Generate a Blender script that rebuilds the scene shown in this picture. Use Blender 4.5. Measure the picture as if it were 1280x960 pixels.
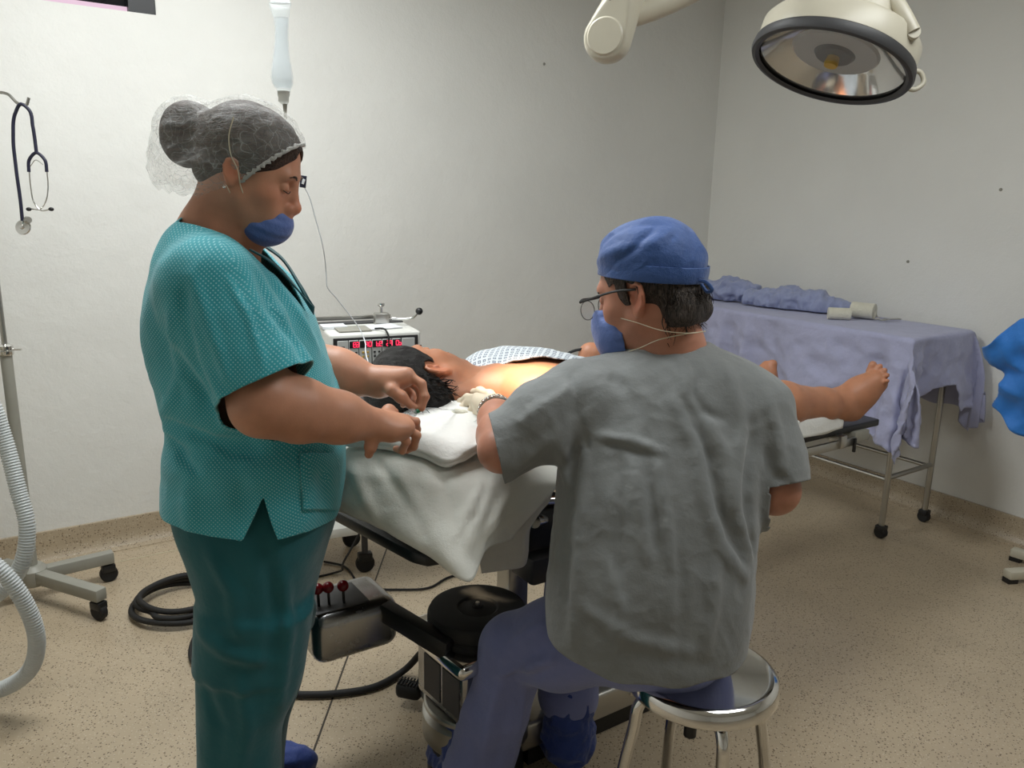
import bpy, bmesh, math, random
import numpy as np
from mathutils import Vector, Matrix

for o in list(bpy.data.objects):
    bpy.data.objects.remove(o)
scene = bpy.context.scene
COL = scene.collection
rng = np.random.default_rng(7)
random.seed(7)

# ------------------------------------------------------------------ camera
FPX, PITCH, ROLL, CAMH = 1000.0, math.radians(13.0), math.radians(1.2), 1.38
cF = np.array([0, math.cos(PITCH), -math.sin(PITCH)])
_R0 = np.array([1.0, 0, 0]); _U0 = np.array([0, math.sin(PITCH), math.cos(PITCH)])
cR = _R0 * math.cos(ROLL) + _U0 * math.sin(ROLL)
cU = _U0 * math.cos(ROLL) - _R0 * math.sin(ROLL)
CAM = np.array([0, 0, CAMH])
cam = bpy.data.cameras.new('camera')
cam.sensor_width = 36.0
cam.lens = FPX / 1280 * 36.0
cam.clip_start = 0.02
camo = bpy.data.objects.new('camera', cam)
COL.objects.link(camo)
camo.matrix_world = Matrix(((cR[0], cU[0], -cF[0], 0), (cR[1], cU[1], -cF[1], 0), (cR[2], cU[2], -cF[2], CAMH), (0, 0, 0, 1)))
scene.camera = camo

# ------------------------------------------------------------------ world, exposure, ceiling lights
scene.view_settings.view_transform = 'Standard'
scene.view_settings.look = 'None'
scene.view_settings.gamma = 1.0
scene.view_settings.use_curve_mapping = False
scene.view_settings.exposure = 0.0
w = bpy.data.worlds.new('world'); scene.world = w; w.use_nodes = True
w.node_tree.nodes['Background'].inputs[0].default_value = (0.9, 0.95, 1.0, 1)
w.node_tree.nodes['Background'].inputs[1].default_value = 0.15
CEIL = 2.62
def area_light(name, loc, size, power, color, rotz=0.0):
    l = bpy.data.lights.new(name, 'AREA'); l.shape = 'RECTANGLE'; l.size, l.size_y = size
    l.energy = power; l.color = color
    o = bpy.data.objects.new(name, l); COL.objects.link(o); o.location = loc; o.rotation_euler = (0, 0, rotz)
    return o
WANG = math.radians(33.5)                       # direction of the long wall on the left
# (name, x, y, size, power): the fluorescent fitting, then a fill light added for the camera side
CEIL_LIGHTS = [(-0.75, 2.10, (1.20, 0.60), 39.5), (1.15, 1.25, (1.20, 0.60), 18.0)]
for i, (lx, ly, sz, pw) in enumerate(CEIL_LIGHTS):
    area_light('ceiling_tube_and_fill', (lx, ly, CEIL - 0.075), sz, pw, (0.97, 1.0, 1.0), WANG)
# the beam of the second theatre lamp (its head is just above the frame)
SPOT_POS, SPOT_AIM = (0.12, 1.90, 2.25), None
sp = bpy.data.lights.new('surgical_beam', 'SPOT'); sp.energy = 430; sp.color = (1.0, 0.80, 0.52)
sp.spot_size = math.radians(9.4); sp.spot_blend = 0.7; sp.shadow_soft_size = 0.05
spo = bpy.data.objects.new('surgical_beam', sp); COL.objects.link(spo); spo.location = SPOT_POS

# ------------------------------------------------------------------ point helpers
def ray(x, y): return cF + cR * (x - 640) / FPX - cU * (y - 480) / FPX
def P(x, y, Y):
    "world point seen at (x, y) standing at distance Y into the room"
    d = ray(x, y); return CAM + d * (Y / d[1])
def PZ(x, y, z):
    d = ray(x, y); return CAM + d * ((z - CAMH) / d[2])
def V(*a): return np.array(a, float)
def unit(v): v = np.asarray(v, float); return v / np.linalg.norm(v)
spo.rotation_euler = Vector(P(658, 492, 1.86) - np.array(SPOT_POS)).to_track_quat('-Z', 'Y').to_euler()

# ------------------------------------------------------------------ object helpers
def tag(o, label=None, cat=None, group=None, kind=None):
    if label: o['label'] = label
    if cat: o['category'] = cat
    if group: o['group'] = group
    if kind: o['kind'] = kind
    return o
def empty(name, loc, label, cat, group=None):
    o = bpy.data.objects.new(name, None); COL.objects.link(o); o.location = Vector(loc); o.empty_display_size = 0.05
    return tag(o, label, cat, group)
def put(name, me, mat=None, parent=None):
    "link a mesh whose vertices are in world coordinates; parents are unrotated, so the offset is a translation"
    o = bpy.data.objects.new(name, me); COL.objects.link(o)
    if mat is not None:
        for m in (mat if isinstance(mat, (list, tuple)) else [mat]): me.materials.append(m)
    if parent is not None:
        o.parent = parent
        off = Vector((0, 0, 0)); p = parent
        while p: off += p.location; p = p.parent
        o.location = -off
    return o
def mesh_from(name, v, f, smooth=True, attrs=None):
    me = bpy.data.meshes.new(name)
    me.from_pydata([tuple(map(float, q)) for q in v], [], [tuple(map(int, q)) for q in f])
    if smooth: me.shade_smooth()
    if attrs:
        for k, a in attrs.items():
            at = me.attributes.new(k, 'FLOAT', 'POINT'); at.data.foreach_set('value', np.asarray(a, np.float32))
    me.update(); return me
def recentre(o):
    "move a top-level object's origin to its base"
    me = o.data; n = len(me.vertices); c = np.empty(n * 3, np.float32); me.vertices.foreach_get('co', c); c = c.reshape(-1, 3)
    b = np.array([(c[:, 0].min() + c[:, 0].max()) / 2, (c[:, 1].min() + c[:, 1].max()) / 2, c[:, 2].min()])
    c -= b; me.vertices.foreach_set('co', c.ravel()); o.location = Vector(o.location) + Vector(b); me.update()
    return o

# ------------------------------------------------------------------ implicit surfaces -> one continuous skin
def _box(lo, hi): return np.array(lo, float), np.array(hi, float)
class Field:
    def __init__(s): s.p = []
    def add(s, fn, lo, hi, k=0.0, op='u'): s.p.append((fn, np.array(lo, np.float32), np.array(hi, np.float32), k, op)); return s
    def cone(s, a, b, ra, rb, k=0.01, op='u'):
        a = np.asarray(a, np.float32); b = np.asarray(b, np.float32); r = max(ra, rb)
        ba = b - a; L2 = float(ba @ ba) + 1e-12
        def fn(X):
            pa = X - a; t = np.clip(pa @ ba / L2, 0, 1)
            q = pa - t[..., None] * ba
            return np.sqrt((q * q).sum(-1)) - (ra + (rb - ra) * t)
        return s.add(fn, np.minimum(a, b) - r, np.maximum(a, b) + r, k, op)
    def chain(s, pts, rs, k=0.01, op='u'):
        for i in range(len(pts) - 1): s.cone(pts[i], pts[i + 1], rs[i], rs[i + 1], k, op)
        return s
    def ell(s, c, r, R=None, k=0.01, op='u'):
        c = np.asarray(c, np.float32); r = np.asarray(r, np.float32)
        Rm = np.eye(3, dtype=np.float32) if R is None else np.asarray(R, np.float32)   # columns = local axes
        def fn(X):
            q = (X - c) @ Rm; a = q / r
            k0 = np.sqrt((a * a).sum(-1)); k1 = np.sqrt(((a / r) ** 2).sum(-1)) + 1e-9
            return k0 * (k0 - 1) / k1
        m = np.abs(Rm) @ r
        return s.add(fn, c - m, c + m, k, op)
    def loft(s, st, n=2.3, k=0.01, op='u', m=80):
        "stations (z, cx, cy, rx, ry), resampled smoothly"
        st = np.array(sorted(map(tuple, st)), float); zz = np.linspace(st[0, 0], st[-1, 0], m)
        tab = np.stack([cubic(st[:, 0], st[:, i], zz) for i in range(1, 5)], 1)
        z0, z1 = st[0, 0], st[-1, 0]
        def fn(X):
            z = X[..., 2]
            cx, cy, rx, ry = [np.interp(z, zz, tab[:, i]).astype(np.float32) for i in range(4)]
            rho = ((np.abs(X[..., 0] - cx) / rx) ** n + (np.abs(X[..., 1] - cy) / ry) ** n) ** (1 / n)
            return np.maximum((rho - 1) * np.minimum(rx, ry), np.maximum(z0 - z, z - z1))
        lo = [(tab[:, 0] - tab[:, 2]).min(), (tab[:, 1] - tab[:, 3]).min(), z0]
        hi = [(tab[:, 0] + tab[:, 2]).max(), (tab[:, 1] + tab[:, 3]).max(), z1]
        return s.add(fn, lo, hi, k, op)
    def fold(s, pts, w, amp):
        "a ridge (amp > 0) or crease (amp < 0) along a polyline"
        pts = [np.asarray(q, np.float32) for q in pts]
        a = np.array(pts)
        def fn(X):
            best = None
            for i in range(len(pts) - 1):
                ba = pts[i + 1] - pts[i]; pa = X - pts[i]; t = np.clip(pa @ ba / float(ba @ ba), 0, 1)
                q = pa - t[..., None] * ba; g = (q * q).sum(-1)
                tt = (i + t) / (len(pts) - 1)
                v = np.exp(-g / (w * w)) * np.sqrt(np.clip(4 * tt * (1 - tt) + 0.12, 0, 1))
                best = v if best is None else np.maximum(best, v)
            return best * amp
        return s.add(fn, a.min(0) - 2.5 * w, a.max(0) + 2.5 * w, 0.0, 'd')
    def ev(s, X, prims=None):
        d = np.full(X.shape[:-1], 1.0, np.float32)
        for fn, lo, hi, k, op in (s.p if prims is None else prims):
            e = fn(X)
            if op == 'u':
                if k > 0:
                    h = np.clip(0.5 + 0.5 * (d - e) / k, 0, 1); d = d + (e - d) * h - k * h * (1 - h)
                else: d = np.minimum(d, e)
            elif op == 's':
                if k > 0:
                    h = np.clip(0.5 - 0.5 * (d + e) / k, 0, 1); d = d + (-e - d) * h + k * h * (1 - h)
                else: d = np.maximum(d, -e)
            elif op == 'i': d = np.maximum(d, e)
            else: d = d - e
        return d
    def bounds(s):
        u = [q for q in s.p if q[4] == 'u']
        return np.min([q[1] for q in u], 0), np.max([q[2] for q in u], 0)
def cubic(x, y, xx):
    x = np.asarray(x, float); y = np.asarray(y, float)
    m = np.gradient(y, x) if len(x) > 2 else np.full(len(x), (y[-1] - y[0]) / (x[-1] - x[0]))
    i = np.clip(np.searchsorted(x, xx) - 1, 0, len(x) - 2); h = x[i + 1] - x[i]; t = (xx - x[i]) / h
    return (2*t**3 - 3*t**2 + 1) * y[i] + (t**3 - 2*t**2 + t) * h * m[i] + (-2*t**3 + 3*t**2) * y[i+1] + (t**3 - t**2) * h * m[i+1]
def polygonise(F, h, lo=None, hi=None):
    "surface nets over the blocks that touch the surface"
    if lo is None:
        lo, hi = F.bounds(); lo = lo - 0.012; hi = hi + 0.012
    lo = np.asarray(lo, np.float32); hi = np.asarray(hi, np.float32)
    B = 16; nb = np.ceil((hi - lo) / (h * B)).astype(int)
    N = nb * B + 1
    D = np.full(tuple(N), 1.0, np.float32)
    half = h * B / 2 * 1.7321
    ax = np.arange(B + 1) * h
    G = np.stack(np.meshgrid(ax, ax, ax, indexing='ij'), -1).astype(np.float32)
    for i in range(nb[0]):
        for j in range(nb[1]):
            for k in range(nb[2]):
                o = lo + np.array([i, j, k]) * (B * h); e = o + B * h
                pr = [q for q in F.p if np.all(o <= q[2] + q[3] + 2*h) and np.all(e >= q[1] - q[3] - 2*h)]
                if not any(q[4] == 'u' for q in pr): continue
                c = (o + B * h / 2)[None].astype(np.float32)
                dc = float(F.ev(c, pr)[0])
                sl = (slice(i*B, i*B+B+1), slice(j*B, j*B+B+1), slice(k*B, k*B+B+1))
                if abs(dc) > half * 1.25 + 0.02 and dc > 0: continue
                if dc < -(half * 1.6 + 0.03):
                    D[sl] = -1.0; continue
                D[sl] = F.ev(o + G, pr)
    s = D < 0
    S = [s[a:a + N[0]-1, b:b + N[1]-1, c:c + N[2]-1] for a in (0, 1) for b in (0, 1) for c in (0, 1)]
    n = np.zeros(S[0].shape, np.int8)
    for q in S: n += q
    act = (n > 0) & (n < 8); idx = np.argwhere(act)
    ids = np.full(act.shape, -1, np.int64); ids[act] = np.arange(len(idx))
    acc = np.zeros((len(idx), 3), np.float64); cnt = np.zeros(len(idx))
    off = np.array([(a, b, c) for a in (0, 1) for b in (0, 1) for c in (0, 1)])
    for a in range(8):
        for bit in (4, 2, 1):
            if a & bit: continue
            b = a | bit
            pa = idx + off[a]; pb = idx + off[b]
            da = D[pa[:, 0], pa[:, 1], pa[:, 2]]; db = D[pb[:, 0], pb[:, 1], pb[:, 2]]
            m = (da < 0) != (db < 0)
            t = da[m] / (da[m] - db[m])
            acc[m] += off[a] + (off[b] - off[a]) * t[:, None]; cnt[m] += 1
    vert = lo + (idx + acc / cnt[:, None]) * h
    faces = []
    for axis in range(3):
        u, v_ = [(1, 2), (2, 0), (0, 1)][axis]
        sl0 = [slice(None)] * 3; sl1 = [slice(None)] * 3
        sl0[axis] = slice(0, N[axis] - 1); sl1[axis] = slice(1, N[axis])
        a0 = s[tuple(sl0)]; a1 = s[tuple(sl1)]
        e = np.argwhere(a0 != a1)
        e = e[(e[:, u] > 0) & (e[:, v_] > 0) & (e[:, u] < N[u] - 1) & (e[:, v_] < N[v_] - 1)]
        du = np.zeros(3, int); du[u] = 1; dv = np.zeros(3, int); dv[v_] = 1
        q = [e, e - du, e - du - dv, e - dv]
        f = np.stack([ids[tuple(x.T)] for x in q], 1)
        flip = ~a0[tuple(e.T)]
        f[flip] = f[flip][:, ::-1]
        faces.append(f)
    return vert, np.concatenate(faces)
def normals(v, f):
    a = v[f[:, 0]]; n = np.cross(v[f[:, 1]] - a, v[f[:, -1]] - a)
    out = np.zeros_like(v)
    for i in range(f.shape[1]): np.add.at(out, f[:, i], n)
    return out / (np.linalg.norm(out, axis=1, keepdims=True) + 1e-12)
def relax(v, f, it=2, lam=0.5):
    e = np.concatenate([f[:, [i, (i + 1) % f.shape[1]]] for i in range(f.shape[1])]); e = np.concatenate([e, e[:, ::-1]])
    for _ in range(it):
        a = np.zeros_like(v); c = np.zeros(len(v)); np.add.at(a, e[:, 0], v[e[:, 1]]); np.add.at(c, e[:, 0], 1)
        v = v + lam * (a / np.maximum(c, 1)[:, None] - v)
    return v
def clip(v, f, c):
    "keep c <= 0: cut the faces along c = 0 (quads become triangles)"
    t = np.concatenate([f[:, [0, 1, 2]], f[:, [0, 2, 3]]]) if f.shape[1] == 4 else f
    ins = c <= 0; k = ins[t].sum(1)
    out = [t[k == 3]]; nv = list(); edge = {}; base = len(v); tri = []
    def cut(a, b):
        key = (a, b) if a < b else (b, a)
        if key not in edge:
            s_ = c[a] / (c[a] - c[b]); edge[key] = base + len(nv); nv.append(v[a] + (v[b] - v[a]) * s_)
        return edge[key]
    for q in t[(k == 1) | (k == 2)]:
        m = ins[q]
        if m.sum() == 1:
            i = int(np.argmax(m)); a, b, d = q[i], q[(i+1) % 3], q[(i+2) % 3]; tri.append((a, cut(a, b), cut(a, d)))
        else:
            i = int(np.argmin(m)); a, b, d = q[i], q[(i+1) % 3], q[(i+2) % 3]; x, y = cut(a, b), cut(a, d)
            tri.append((b, d, y)); tri.append((b, y, x))
    if tri: out.append(np.array(tri))
    V2 = np.concatenate([v, np.array(nv)]) if nv else v
    T = np.concatenate(out); used = np.unique(T); mp = np.full(len(V2), -1); mp[used] = np.arange(len(used))
    return V2[used], mp[T]
def wav(X, seed, freq, octs=2, stretch=(1, 1, 1)):
    "smooth pseudo noise, about -1..1"
    r = np.random.default_rng(seed); X = np.asarray(X, float) * np.array(stretch); out = 0; amp = 1.0; tot = 0
    for o in range(octs):
        for _ in range(4):
            d = unit(r.normal(size=3)); d2 = unit(r.normal(size=3))
            out = out + amp * np.sin((X @ d) * freq + r.uniform(0, 6.28) + 1.3 * np.sin((X @ d2) * freq * 0.7 + r.uniform(0, 6.28)))
            tot += amp
        freq *= 2.1; amp *= 0.5
    return out / tot * 1.8
def shell(name, F, h, mat, parent, cuts=(), thick=0.004, disp=None, smooth_it=1, attrs=None):
    "cloth: the field's surface, trimmed by cut functions (removed where > 0), with real thickness"
    v, f = polygonise(F, h); v = relax(v, f, smooth_it)
    if disp is not None: v = v + normals(v, f) * disp(v)[:, None]
    for c in cuts: v, f = clip(v, f, c(v))
    me = mesh_from(name, v, f, attrs={k: g(v) for k, g in attrs.items()} if attrs else None)
    o = put(name, me, mat, parent)
    if thick:
        m = o.modifiers.new('thickness', 'SOLIDIFY'); m.thickness = thick; m.offset = -1
    return o
class Fr:
    "a local frame: origin and rotation (columns = local x, y, z in the world)"
    def __init__(s, o, R, sc=1.0): s.o = np.asarray(o, float); s.R = np.asarray(R, float); s.s = sc
    def __call__(s, *a):
        q = np.array(a if len(a) == 3 else a[0], float); return s.o + s.R @ (q * s.s)
    def loc(s, X): return ((np.asarray(X) - s.o) @ s.R) / s.s
def rot(axis, deg):
    return np.array(Matrix.Rotation(math.radians(deg), 3, axis))

# ------------------------------------------------------------------ plain mesh helpers (world coordinates)
def bm_mesh(name, bm, smooth=False):
    me = bpy.data.meshes.new(name); bm.to_mesh(me); bm.free()
    if smooth: me.shade_smooth()
    return me
def box(name, c, size, mat, parent=None, R=None, bevel=0.0, seg=2):
    bm = bmesh.new(); bmesh.ops.create_cube(bm, size=1.0)
    for v in bm.verts: v.co = Vector((v.co.x * size[0], v.co.y * size[1], v.co.z * size[2]))
    if bevel > 0: bmesh.ops.bevel(bm, geom=bm.edges[:], offset=bevel, segments=seg, profile=0.5, affect='EDGES')
    M = np.eye(3) if R is None else np.asarray(R)
    for v in bm.verts: v.co = Vector(np.asarray(c) + M @ np.array(v.co))
    me = bm_mesh(name, bm)
    if bevel > 0: me.shade_smooth(); 
    o = put(name, me, mat, parent)
    if bevel > 0: sharp(o)
    return o
def sharp(o, ang=40):
    me = o.data; bm = bmesh.new(); bm.from_mesh(me)
    for e in bm.edges:
        if len(e.link_faces) == 2: e.smooth = e.calc_face_angle(0) < math.radians(ang)
    bm.to_mesh(me); bm.free()
def frames(pts):
    pts = np.array(pts, float); T = np.gradient(pts, axis=0); T /= np.linalg.norm(T, axis=1, keepdims=True) + 1e-12
    n = np.cross(T[0], [0, 0, 1.0])
    if np.linalg.norm(n) < 1e-3: n = np.cross(T[0], [1.0, 0, 0])
    n = unit(n); out = []
    for t in T:
        n = unit(n - t * (n @ t)); out.append((n, np.cross(t, n)))
    return pts, T, out
def spline(pts, m=12):
    pts = np.array(pts, float); n = len(pts)
    if n < 3: return np.array([pts[0] + (pts[-1] - pts[0]) * t for t in np.linspace(0, 1, m)])
    s = np.concatenate([[0], np.cumsum(np.linalg.norm(np.diff(pts, axis=0), axis=1))]); xx = np.linspace(0, s[-1], (n - 1) * m + 1)
    return np.stack([cubic(s, pts[:, i], xx) for i in range(pts.shape[1])], 1)
def tube_data(pts, r, seg=10, cap=True):
    pts, T, fr = frames(pts); n = len(pts); r = np.broadcast_to(np.asarray(r, float), (n,))
    v = []; f = []
    for i in range(n):
        for k in range(seg):
            a = 2 * math.pi * k / seg; v.append(pts[i] + r[i] * (math.cos(a) * fr[i][0] + math.sin(a) * fr[i][1]))
    for i in range(n - 1):
        for k in range(seg):
            f.append((i*seg + k, i*seg + (k+1) % seg, (i+1)*seg + (k+1) % seg, (i+1)*seg + k))
    if cap:
        f.append(tuple(range(seg))[::-1]); f.append(tuple((n-1)*seg + k for k in range(seg)))
    return v, f
def tube(name, pts, r, mat, parent=None, seg=10, smooth=True):
    v, f = tube_data(pts, r, seg); me = mesh_from(name, v, f, smooth)
    o = put(name, me, mat, parent)
    if smooth: sharp(o, 50)
    return o
def lathe(name, prof, mat, parent=None, c=(0, 0, 0), R=None, seg=48, smooth=True, ang=35):
    "profile (r, z) turned about local z"
    M = np.eye(3) if R is None else np.asarray(R); v = []; f = []; n = len(prof)
    for (r, z) in prof:
        for k in range(seg):
            a = 2 * math.pi * k / seg; v.append(np.asarray(c) + M @ np.array([r * math.cos(a), r * math.sin(a), z]))
    for i in range(n - 1):
        for k in range(seg):
            f.append((i*seg + k, i*seg + (k+1) % seg, (i+1)*seg + (k+1) % seg, (i+1)*seg + k))
    me = mesh_from(name, v, f, smooth)
    bm = bmesh.new(); bm.from_mesh(me); bmesh.ops.remove_doubles(bm, verts=bm.verts, dist=1e-5)
    bmesh.ops.recalc_face_normals(bm, faces=bm.faces); bm.to_mesh(me); bm.free()
    o = put(name, me, mat, parent)
    if smooth: sharp(o, ang)
    return o
def prism(name, poly, z0, z1, mat, parent=None, R=None, o0=(0, 0, 0), bevel=0.0):
    "polygon in local xy, extruded along local z"
    bm = bmesh.new(); M = np.eye(3) if R is None else np.asarray(R)
    a = [bm.verts.new((x, y, z0)) for x, y in poly]; b = [bm.verts.new((x, y, z1)) for x, y in poly]; n = len(poly)
    bm.faces.new(a[::-1]); bm.faces.new(b)
    for i in range(n): bm.faces.new((a[i], a[(i+1) % n], b[(i+1) % n], b[i]))
    bmesh.ops.recalc_face_normals(bm, faces=bm.faces)
    if bevel: bmesh.ops.bevel(bm, geom=bm.edges[:], offset=bevel, segments=2, profile=0.5, affect='EDGES')
    for v in bm.verts: v.co = Vector(np.asarray(o0) + M @ np.array(v.co))
    me = bm_mesh(name, bm, bool(bevel)); ob = put(name, me, mat, parent)
    if bevel: sharp(ob)
    return ob
def patch(name, rows, mat, parent=None, m=10, thick=0.003, disp=None, off=0):
    "a sheet through a net of points (rows of equal length), smoothly interpolated"
    A = np.array(rows, float); R_ = [spline(r, m) for r in A]; R_ = np.array(R_)
    cols = np.array([spline(R_[:, j], m) for j in range(R_.shape[1])])       # (J, I, 3)
    J, I = cols.shape[:2]; v = cols.reshape(-1, 3)
    f = np.array([(j*I + i, (j+1)*I + i, (j+1)*I + i + 1, j*I + i + 1) for j in range(J - 1) for i in range(I - 1)])
    if disp is not None: v = v + normals(v, f) * disp(v)[:, None]
    me = mesh_from(name, v, f); o = put(name, me, mat, parent)
    if thick:
        md = o.modifiers.new('thickness', 'SOLIDIFY'); md.thickness = thick; md.offset = off
    return o
def ridge(v, pts, w, amp):
    "height of a fold that follows a polyline, fading at its ends"
    pts = [np.asarray(q, float) for q in pts]; best = np.zeros(len(v))
    for i in range(len(pts) - 1):
        ba = pts[i + 1] - pts[i]; pa = v - pts[i]; t = np.clip(pa @ ba / (ba @ ba), 0, 1); q = pa - t[:, None] * ba
        tt = (i + t) / (len(pts) - 1); best = np.maximum(best, np.exp(-(q * q).sum(1) / (w * w)) * np.sqrt(np.clip(4 * tt * (1 - tt) + .1, 0, 1)))
    return best * amp
def join_data(parts):
    V_ = []; F_ = []; n = 0
    for v, f in parts:
        V_.extend(v); F_.extend([tuple(np.asarray(q) + n) for q in f]); n += len(v)
    return V_, F_
# ------------------------------------------------------------------ materials
def srgb(r, g, b):
    return tuple((c / 255 / 12.92) if c / 255 <= 0.04045 else ((c / 255 + 0.055) / 1.055) ** 2.4 for c in (r, g, b)) + (1,)
class M_:
    "tiny node helper"
    def __init__(s, name):
        s.m = bpy.data.materials.new(name); s.m.use_nodes = True; s.t = s.m.node_tree; s.b = s.t.nodes['Principled BSDF']
    def n(s, kind, **kw):
        q = s.t.nodes.new(kind)
        for k, v in kw.items():
            if k.startswith('i_'): q.inputs[int(k[2:]) if k[2:].isdigit() else k[2:].replace('_', ' ')].default_value = v
            else: setattr(q, k, v)
        return q
    def l(s, a, b): s.t.links.new(a, b)
    def obj(s): return s.n('ShaderNodeTexCoord').outputs['Object']
    def math(s, op, a, b=None):
        q = s.n('ShaderNodeMath', operation=op)
        for i, x in enumerate((a, b)):
            if x is None: continue
            if isinstance(x, (int, float)): q.inputs[i].default_value = x
            else: s.l(x, q.inputs[i])
        return q.outputs[0]
    def noise(s, scale, detail=3, vec=None, rough=0.5):
        q = s.n('ShaderNodeTexNoise'); q.inputs['Scale'].default_value = scale; q.inputs['Detail'].default_value = detail; q.inputs['Roughness'].default_value = rough
        s.l(vec if vec is not None else s.obj(), q.inputs['Vector']); return q.outputs['Fac']
    def ramp(s, fac, stops):
        q = s.n('ShaderNodeValToRGB'); e = q.color_ramp.elements
        while len(e) < len(stops): e.new(0.5)
        for x, (p, c) in zip(e, stops): x.position = p; x.color = c
        s.l(fac, q.inputs[0]); return q.outputs[0]
    def mix(s, fac, a, b, mode='MIX'):
        q = s.n('ShaderNodeMix', data_type='RGBA', blend_type=mode)
        if isinstance(fac, (int, float)): q.inputs[0].default_value = fac
        else: s.l(fac, q.inputs[0])
        for i, x in ((6, a), (7, b)):
            if isinstance(x, tuple): q.inputs[i].default_value = x
            else: s.l(x, q.inputs[i])
        return q.outputs[2]
    def bump(s, hgt, strength=0.2, dist=0.01):
        q = s.n('ShaderNodeBump'); q.inputs['Strength'].default_value = strength; q.inputs['Distance'].default_value = dist
        s.l(hgt, q.inputs['Height']); s.l(q.outputs[0], s.b.inputs['Normal'])
    def set(s, **kw):
        for k, v in kw.items(): s.b.inputs[k.replace('_', ' ')].default_value = v
        return s
def shift(c, f): return (c[0] * f, c[1] * f, c[2] * f, 1)
def plain(name, c, rough=0.5, metal=0.0, var=0.06, scale=8.0, bump=0.0, bscale=60, **kw):
    m = M_(name); m.set(Roughness=rough, Metallic=metal, **kw)
    f = m.noise(scale, 4); m.l(m.ramp(f, [(0.3, shift(c, 1 - var)), (0.7, shift(c, 1 + var))]), m.b.inputs['Base Color'])
    if bump: m.bump(m.noise(bscale, 4), bump, 0.004)
    return m.m
def cloth(name, c, var=0.07, weave=900, wr=0.25, scale=9, rough=0.85, fine=45, **kw):
    m = M_(name); m.set(Roughness=rough, **kw)
    m.b.inputs['Sheen Weight'].default_value = 0.25
    f = m.noise(scale, 5); m.l(m.ramp(f, [(0.3, shift(c, 1 - var)), (0.7, shift(c, 1 + var))]), m.b.inputs['Base Color'])
    a = m.noise(fine, 5, rough=0.6); w_ = m.noise(weave, 1)
    m.bump(m.math('ADD', a, m.math('MULTIPLY', w_, 0.12)), wr, 0.008)
    return m.m
def skin(name, c, red=(1.12, 0.86, 0.8), ears=True):
    m = M_(name); m.set(Roughness=0.48); m.b.inputs['Subsurface Weight'].default_value = 0.12
    m.b.inputs['Subsurface Radius'].default_value = (0.012, 0.005, 0.003); m.b.inputs['Subsurface Scale'].default_value = 0.6
    f = m.noise(26, 5); base = m.ramp(f, [(0.3, shift(c, 0.9)), (0.7, shift(c, 1.08))])
    at = m.n('ShaderNodeAttribute', attribute_name='flush'); rc = (c[0]*red[0], c[1]*red[1], c[2]*red[2], 1)
    base = m.mix(at.outputs['Fac'], base, rc)
    st = m.n('ShaderNodeAttribute', attribute_name='stubble'); base = m.mix(st.outputs['Fac'], base, (0.05, 0.035, 0.03, 1))
    m.l(base, m.b.inputs['Base Color'])
    m.bump(m.noise(420, 3), 0.12, 0.002)
    return m.m
def hairmat(name, c, axis='Z', scale=230, wavy=6.0, c2=None):
    m = M_(name); m.set(Roughness=0.5); m.b.inputs['Specular IOR Level'].default_value = 0.3
    mp = m.n('ShaderNodeMapping'); m.l(m.obj(), mp.inputs[0])
    s_ = {'X': (0.12, 1, 1), 'Y': (1, 0.12, 1), 'Z': (1, 1, 0.12)}[axis]; mp.inputs['Scale'].default_value = s_
    q = m.n('ShaderNodeTexNoise'); q.inputs['Scale'].default_value = scale; q.inputs['Detail'].default_value = 4; q.inputs['Distortion'].default_value = wavy * 0.2
    m.l(mp.outputs[0], q.inputs['Vector'])
    m.l(m.ramp(q.outputs['Fac'], [(0.35, shift(c, 0.45)), (0.66, c2 or shift(c, 1.9))]), m.b.inputs['Base Color'])
    m.bump(q.outputs['Fac'], 0.9, 0.006); return m.m
def metal(name, c, rough, scratch=0.05, **kw):
    m = M_(name); m.set(Metallic=1.0, **kw); m.b.inputs['Base Color'].default_value = c
    f = m.noise(35, 5); r = m.n('ShaderNodeMapRange'); m.l(f, r.inputs[0]); r.inputs[3].default_value = max(0.02, rough - scratch); r.inputs[4].default_value = rough + scratch
    m.l(r.outputs[0], m.b.inputs['Roughness']); return m.m
def clear(name, c, alpha=0.35, rough=0.1, trans=0.0, wr=0.0, wscale=60):
    m = M_(name); m.set(Roughness=rough, Alpha=alpha); m.b.inputs['Base Color'].default_value = c
    m.b.inputs['Transmission Weight'].default_value = trans
    f = m.noise(wscale, 4)
    if wr: m.bump(f, wr, 0.006)
    return m
def emit(name, c, k):
    m = M_(name); m.b.inputs['Base Color'].default_value = (0, 0, 0, 1); m.b.inputs['Emission Color'].default_value = c; m.b.inputs['Emission Strength'].default_value = k
    return m.m
MT = {}
def wall_mat():
    m = M_('painted_plaster'); m.set(Roughness=0.62)
    f = m.noise(1.6, 5); c = srgb(231, 230, 225)
    m.l(m.ramp(f, [(0.3, shift(c, 0.955)), (0.7, shift(c, 1.03))]), m.b.inputs['Base Color'])
    a = m.noise(7, 6, rough=0.62); b = m.noise(130, 3)
    m.bump(m.math('ADD', a, m.math('MULTIPLY', b, 0.10)), 0.22, 0.03); return m.m
MT['wall'] = wall_mat()
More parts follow.
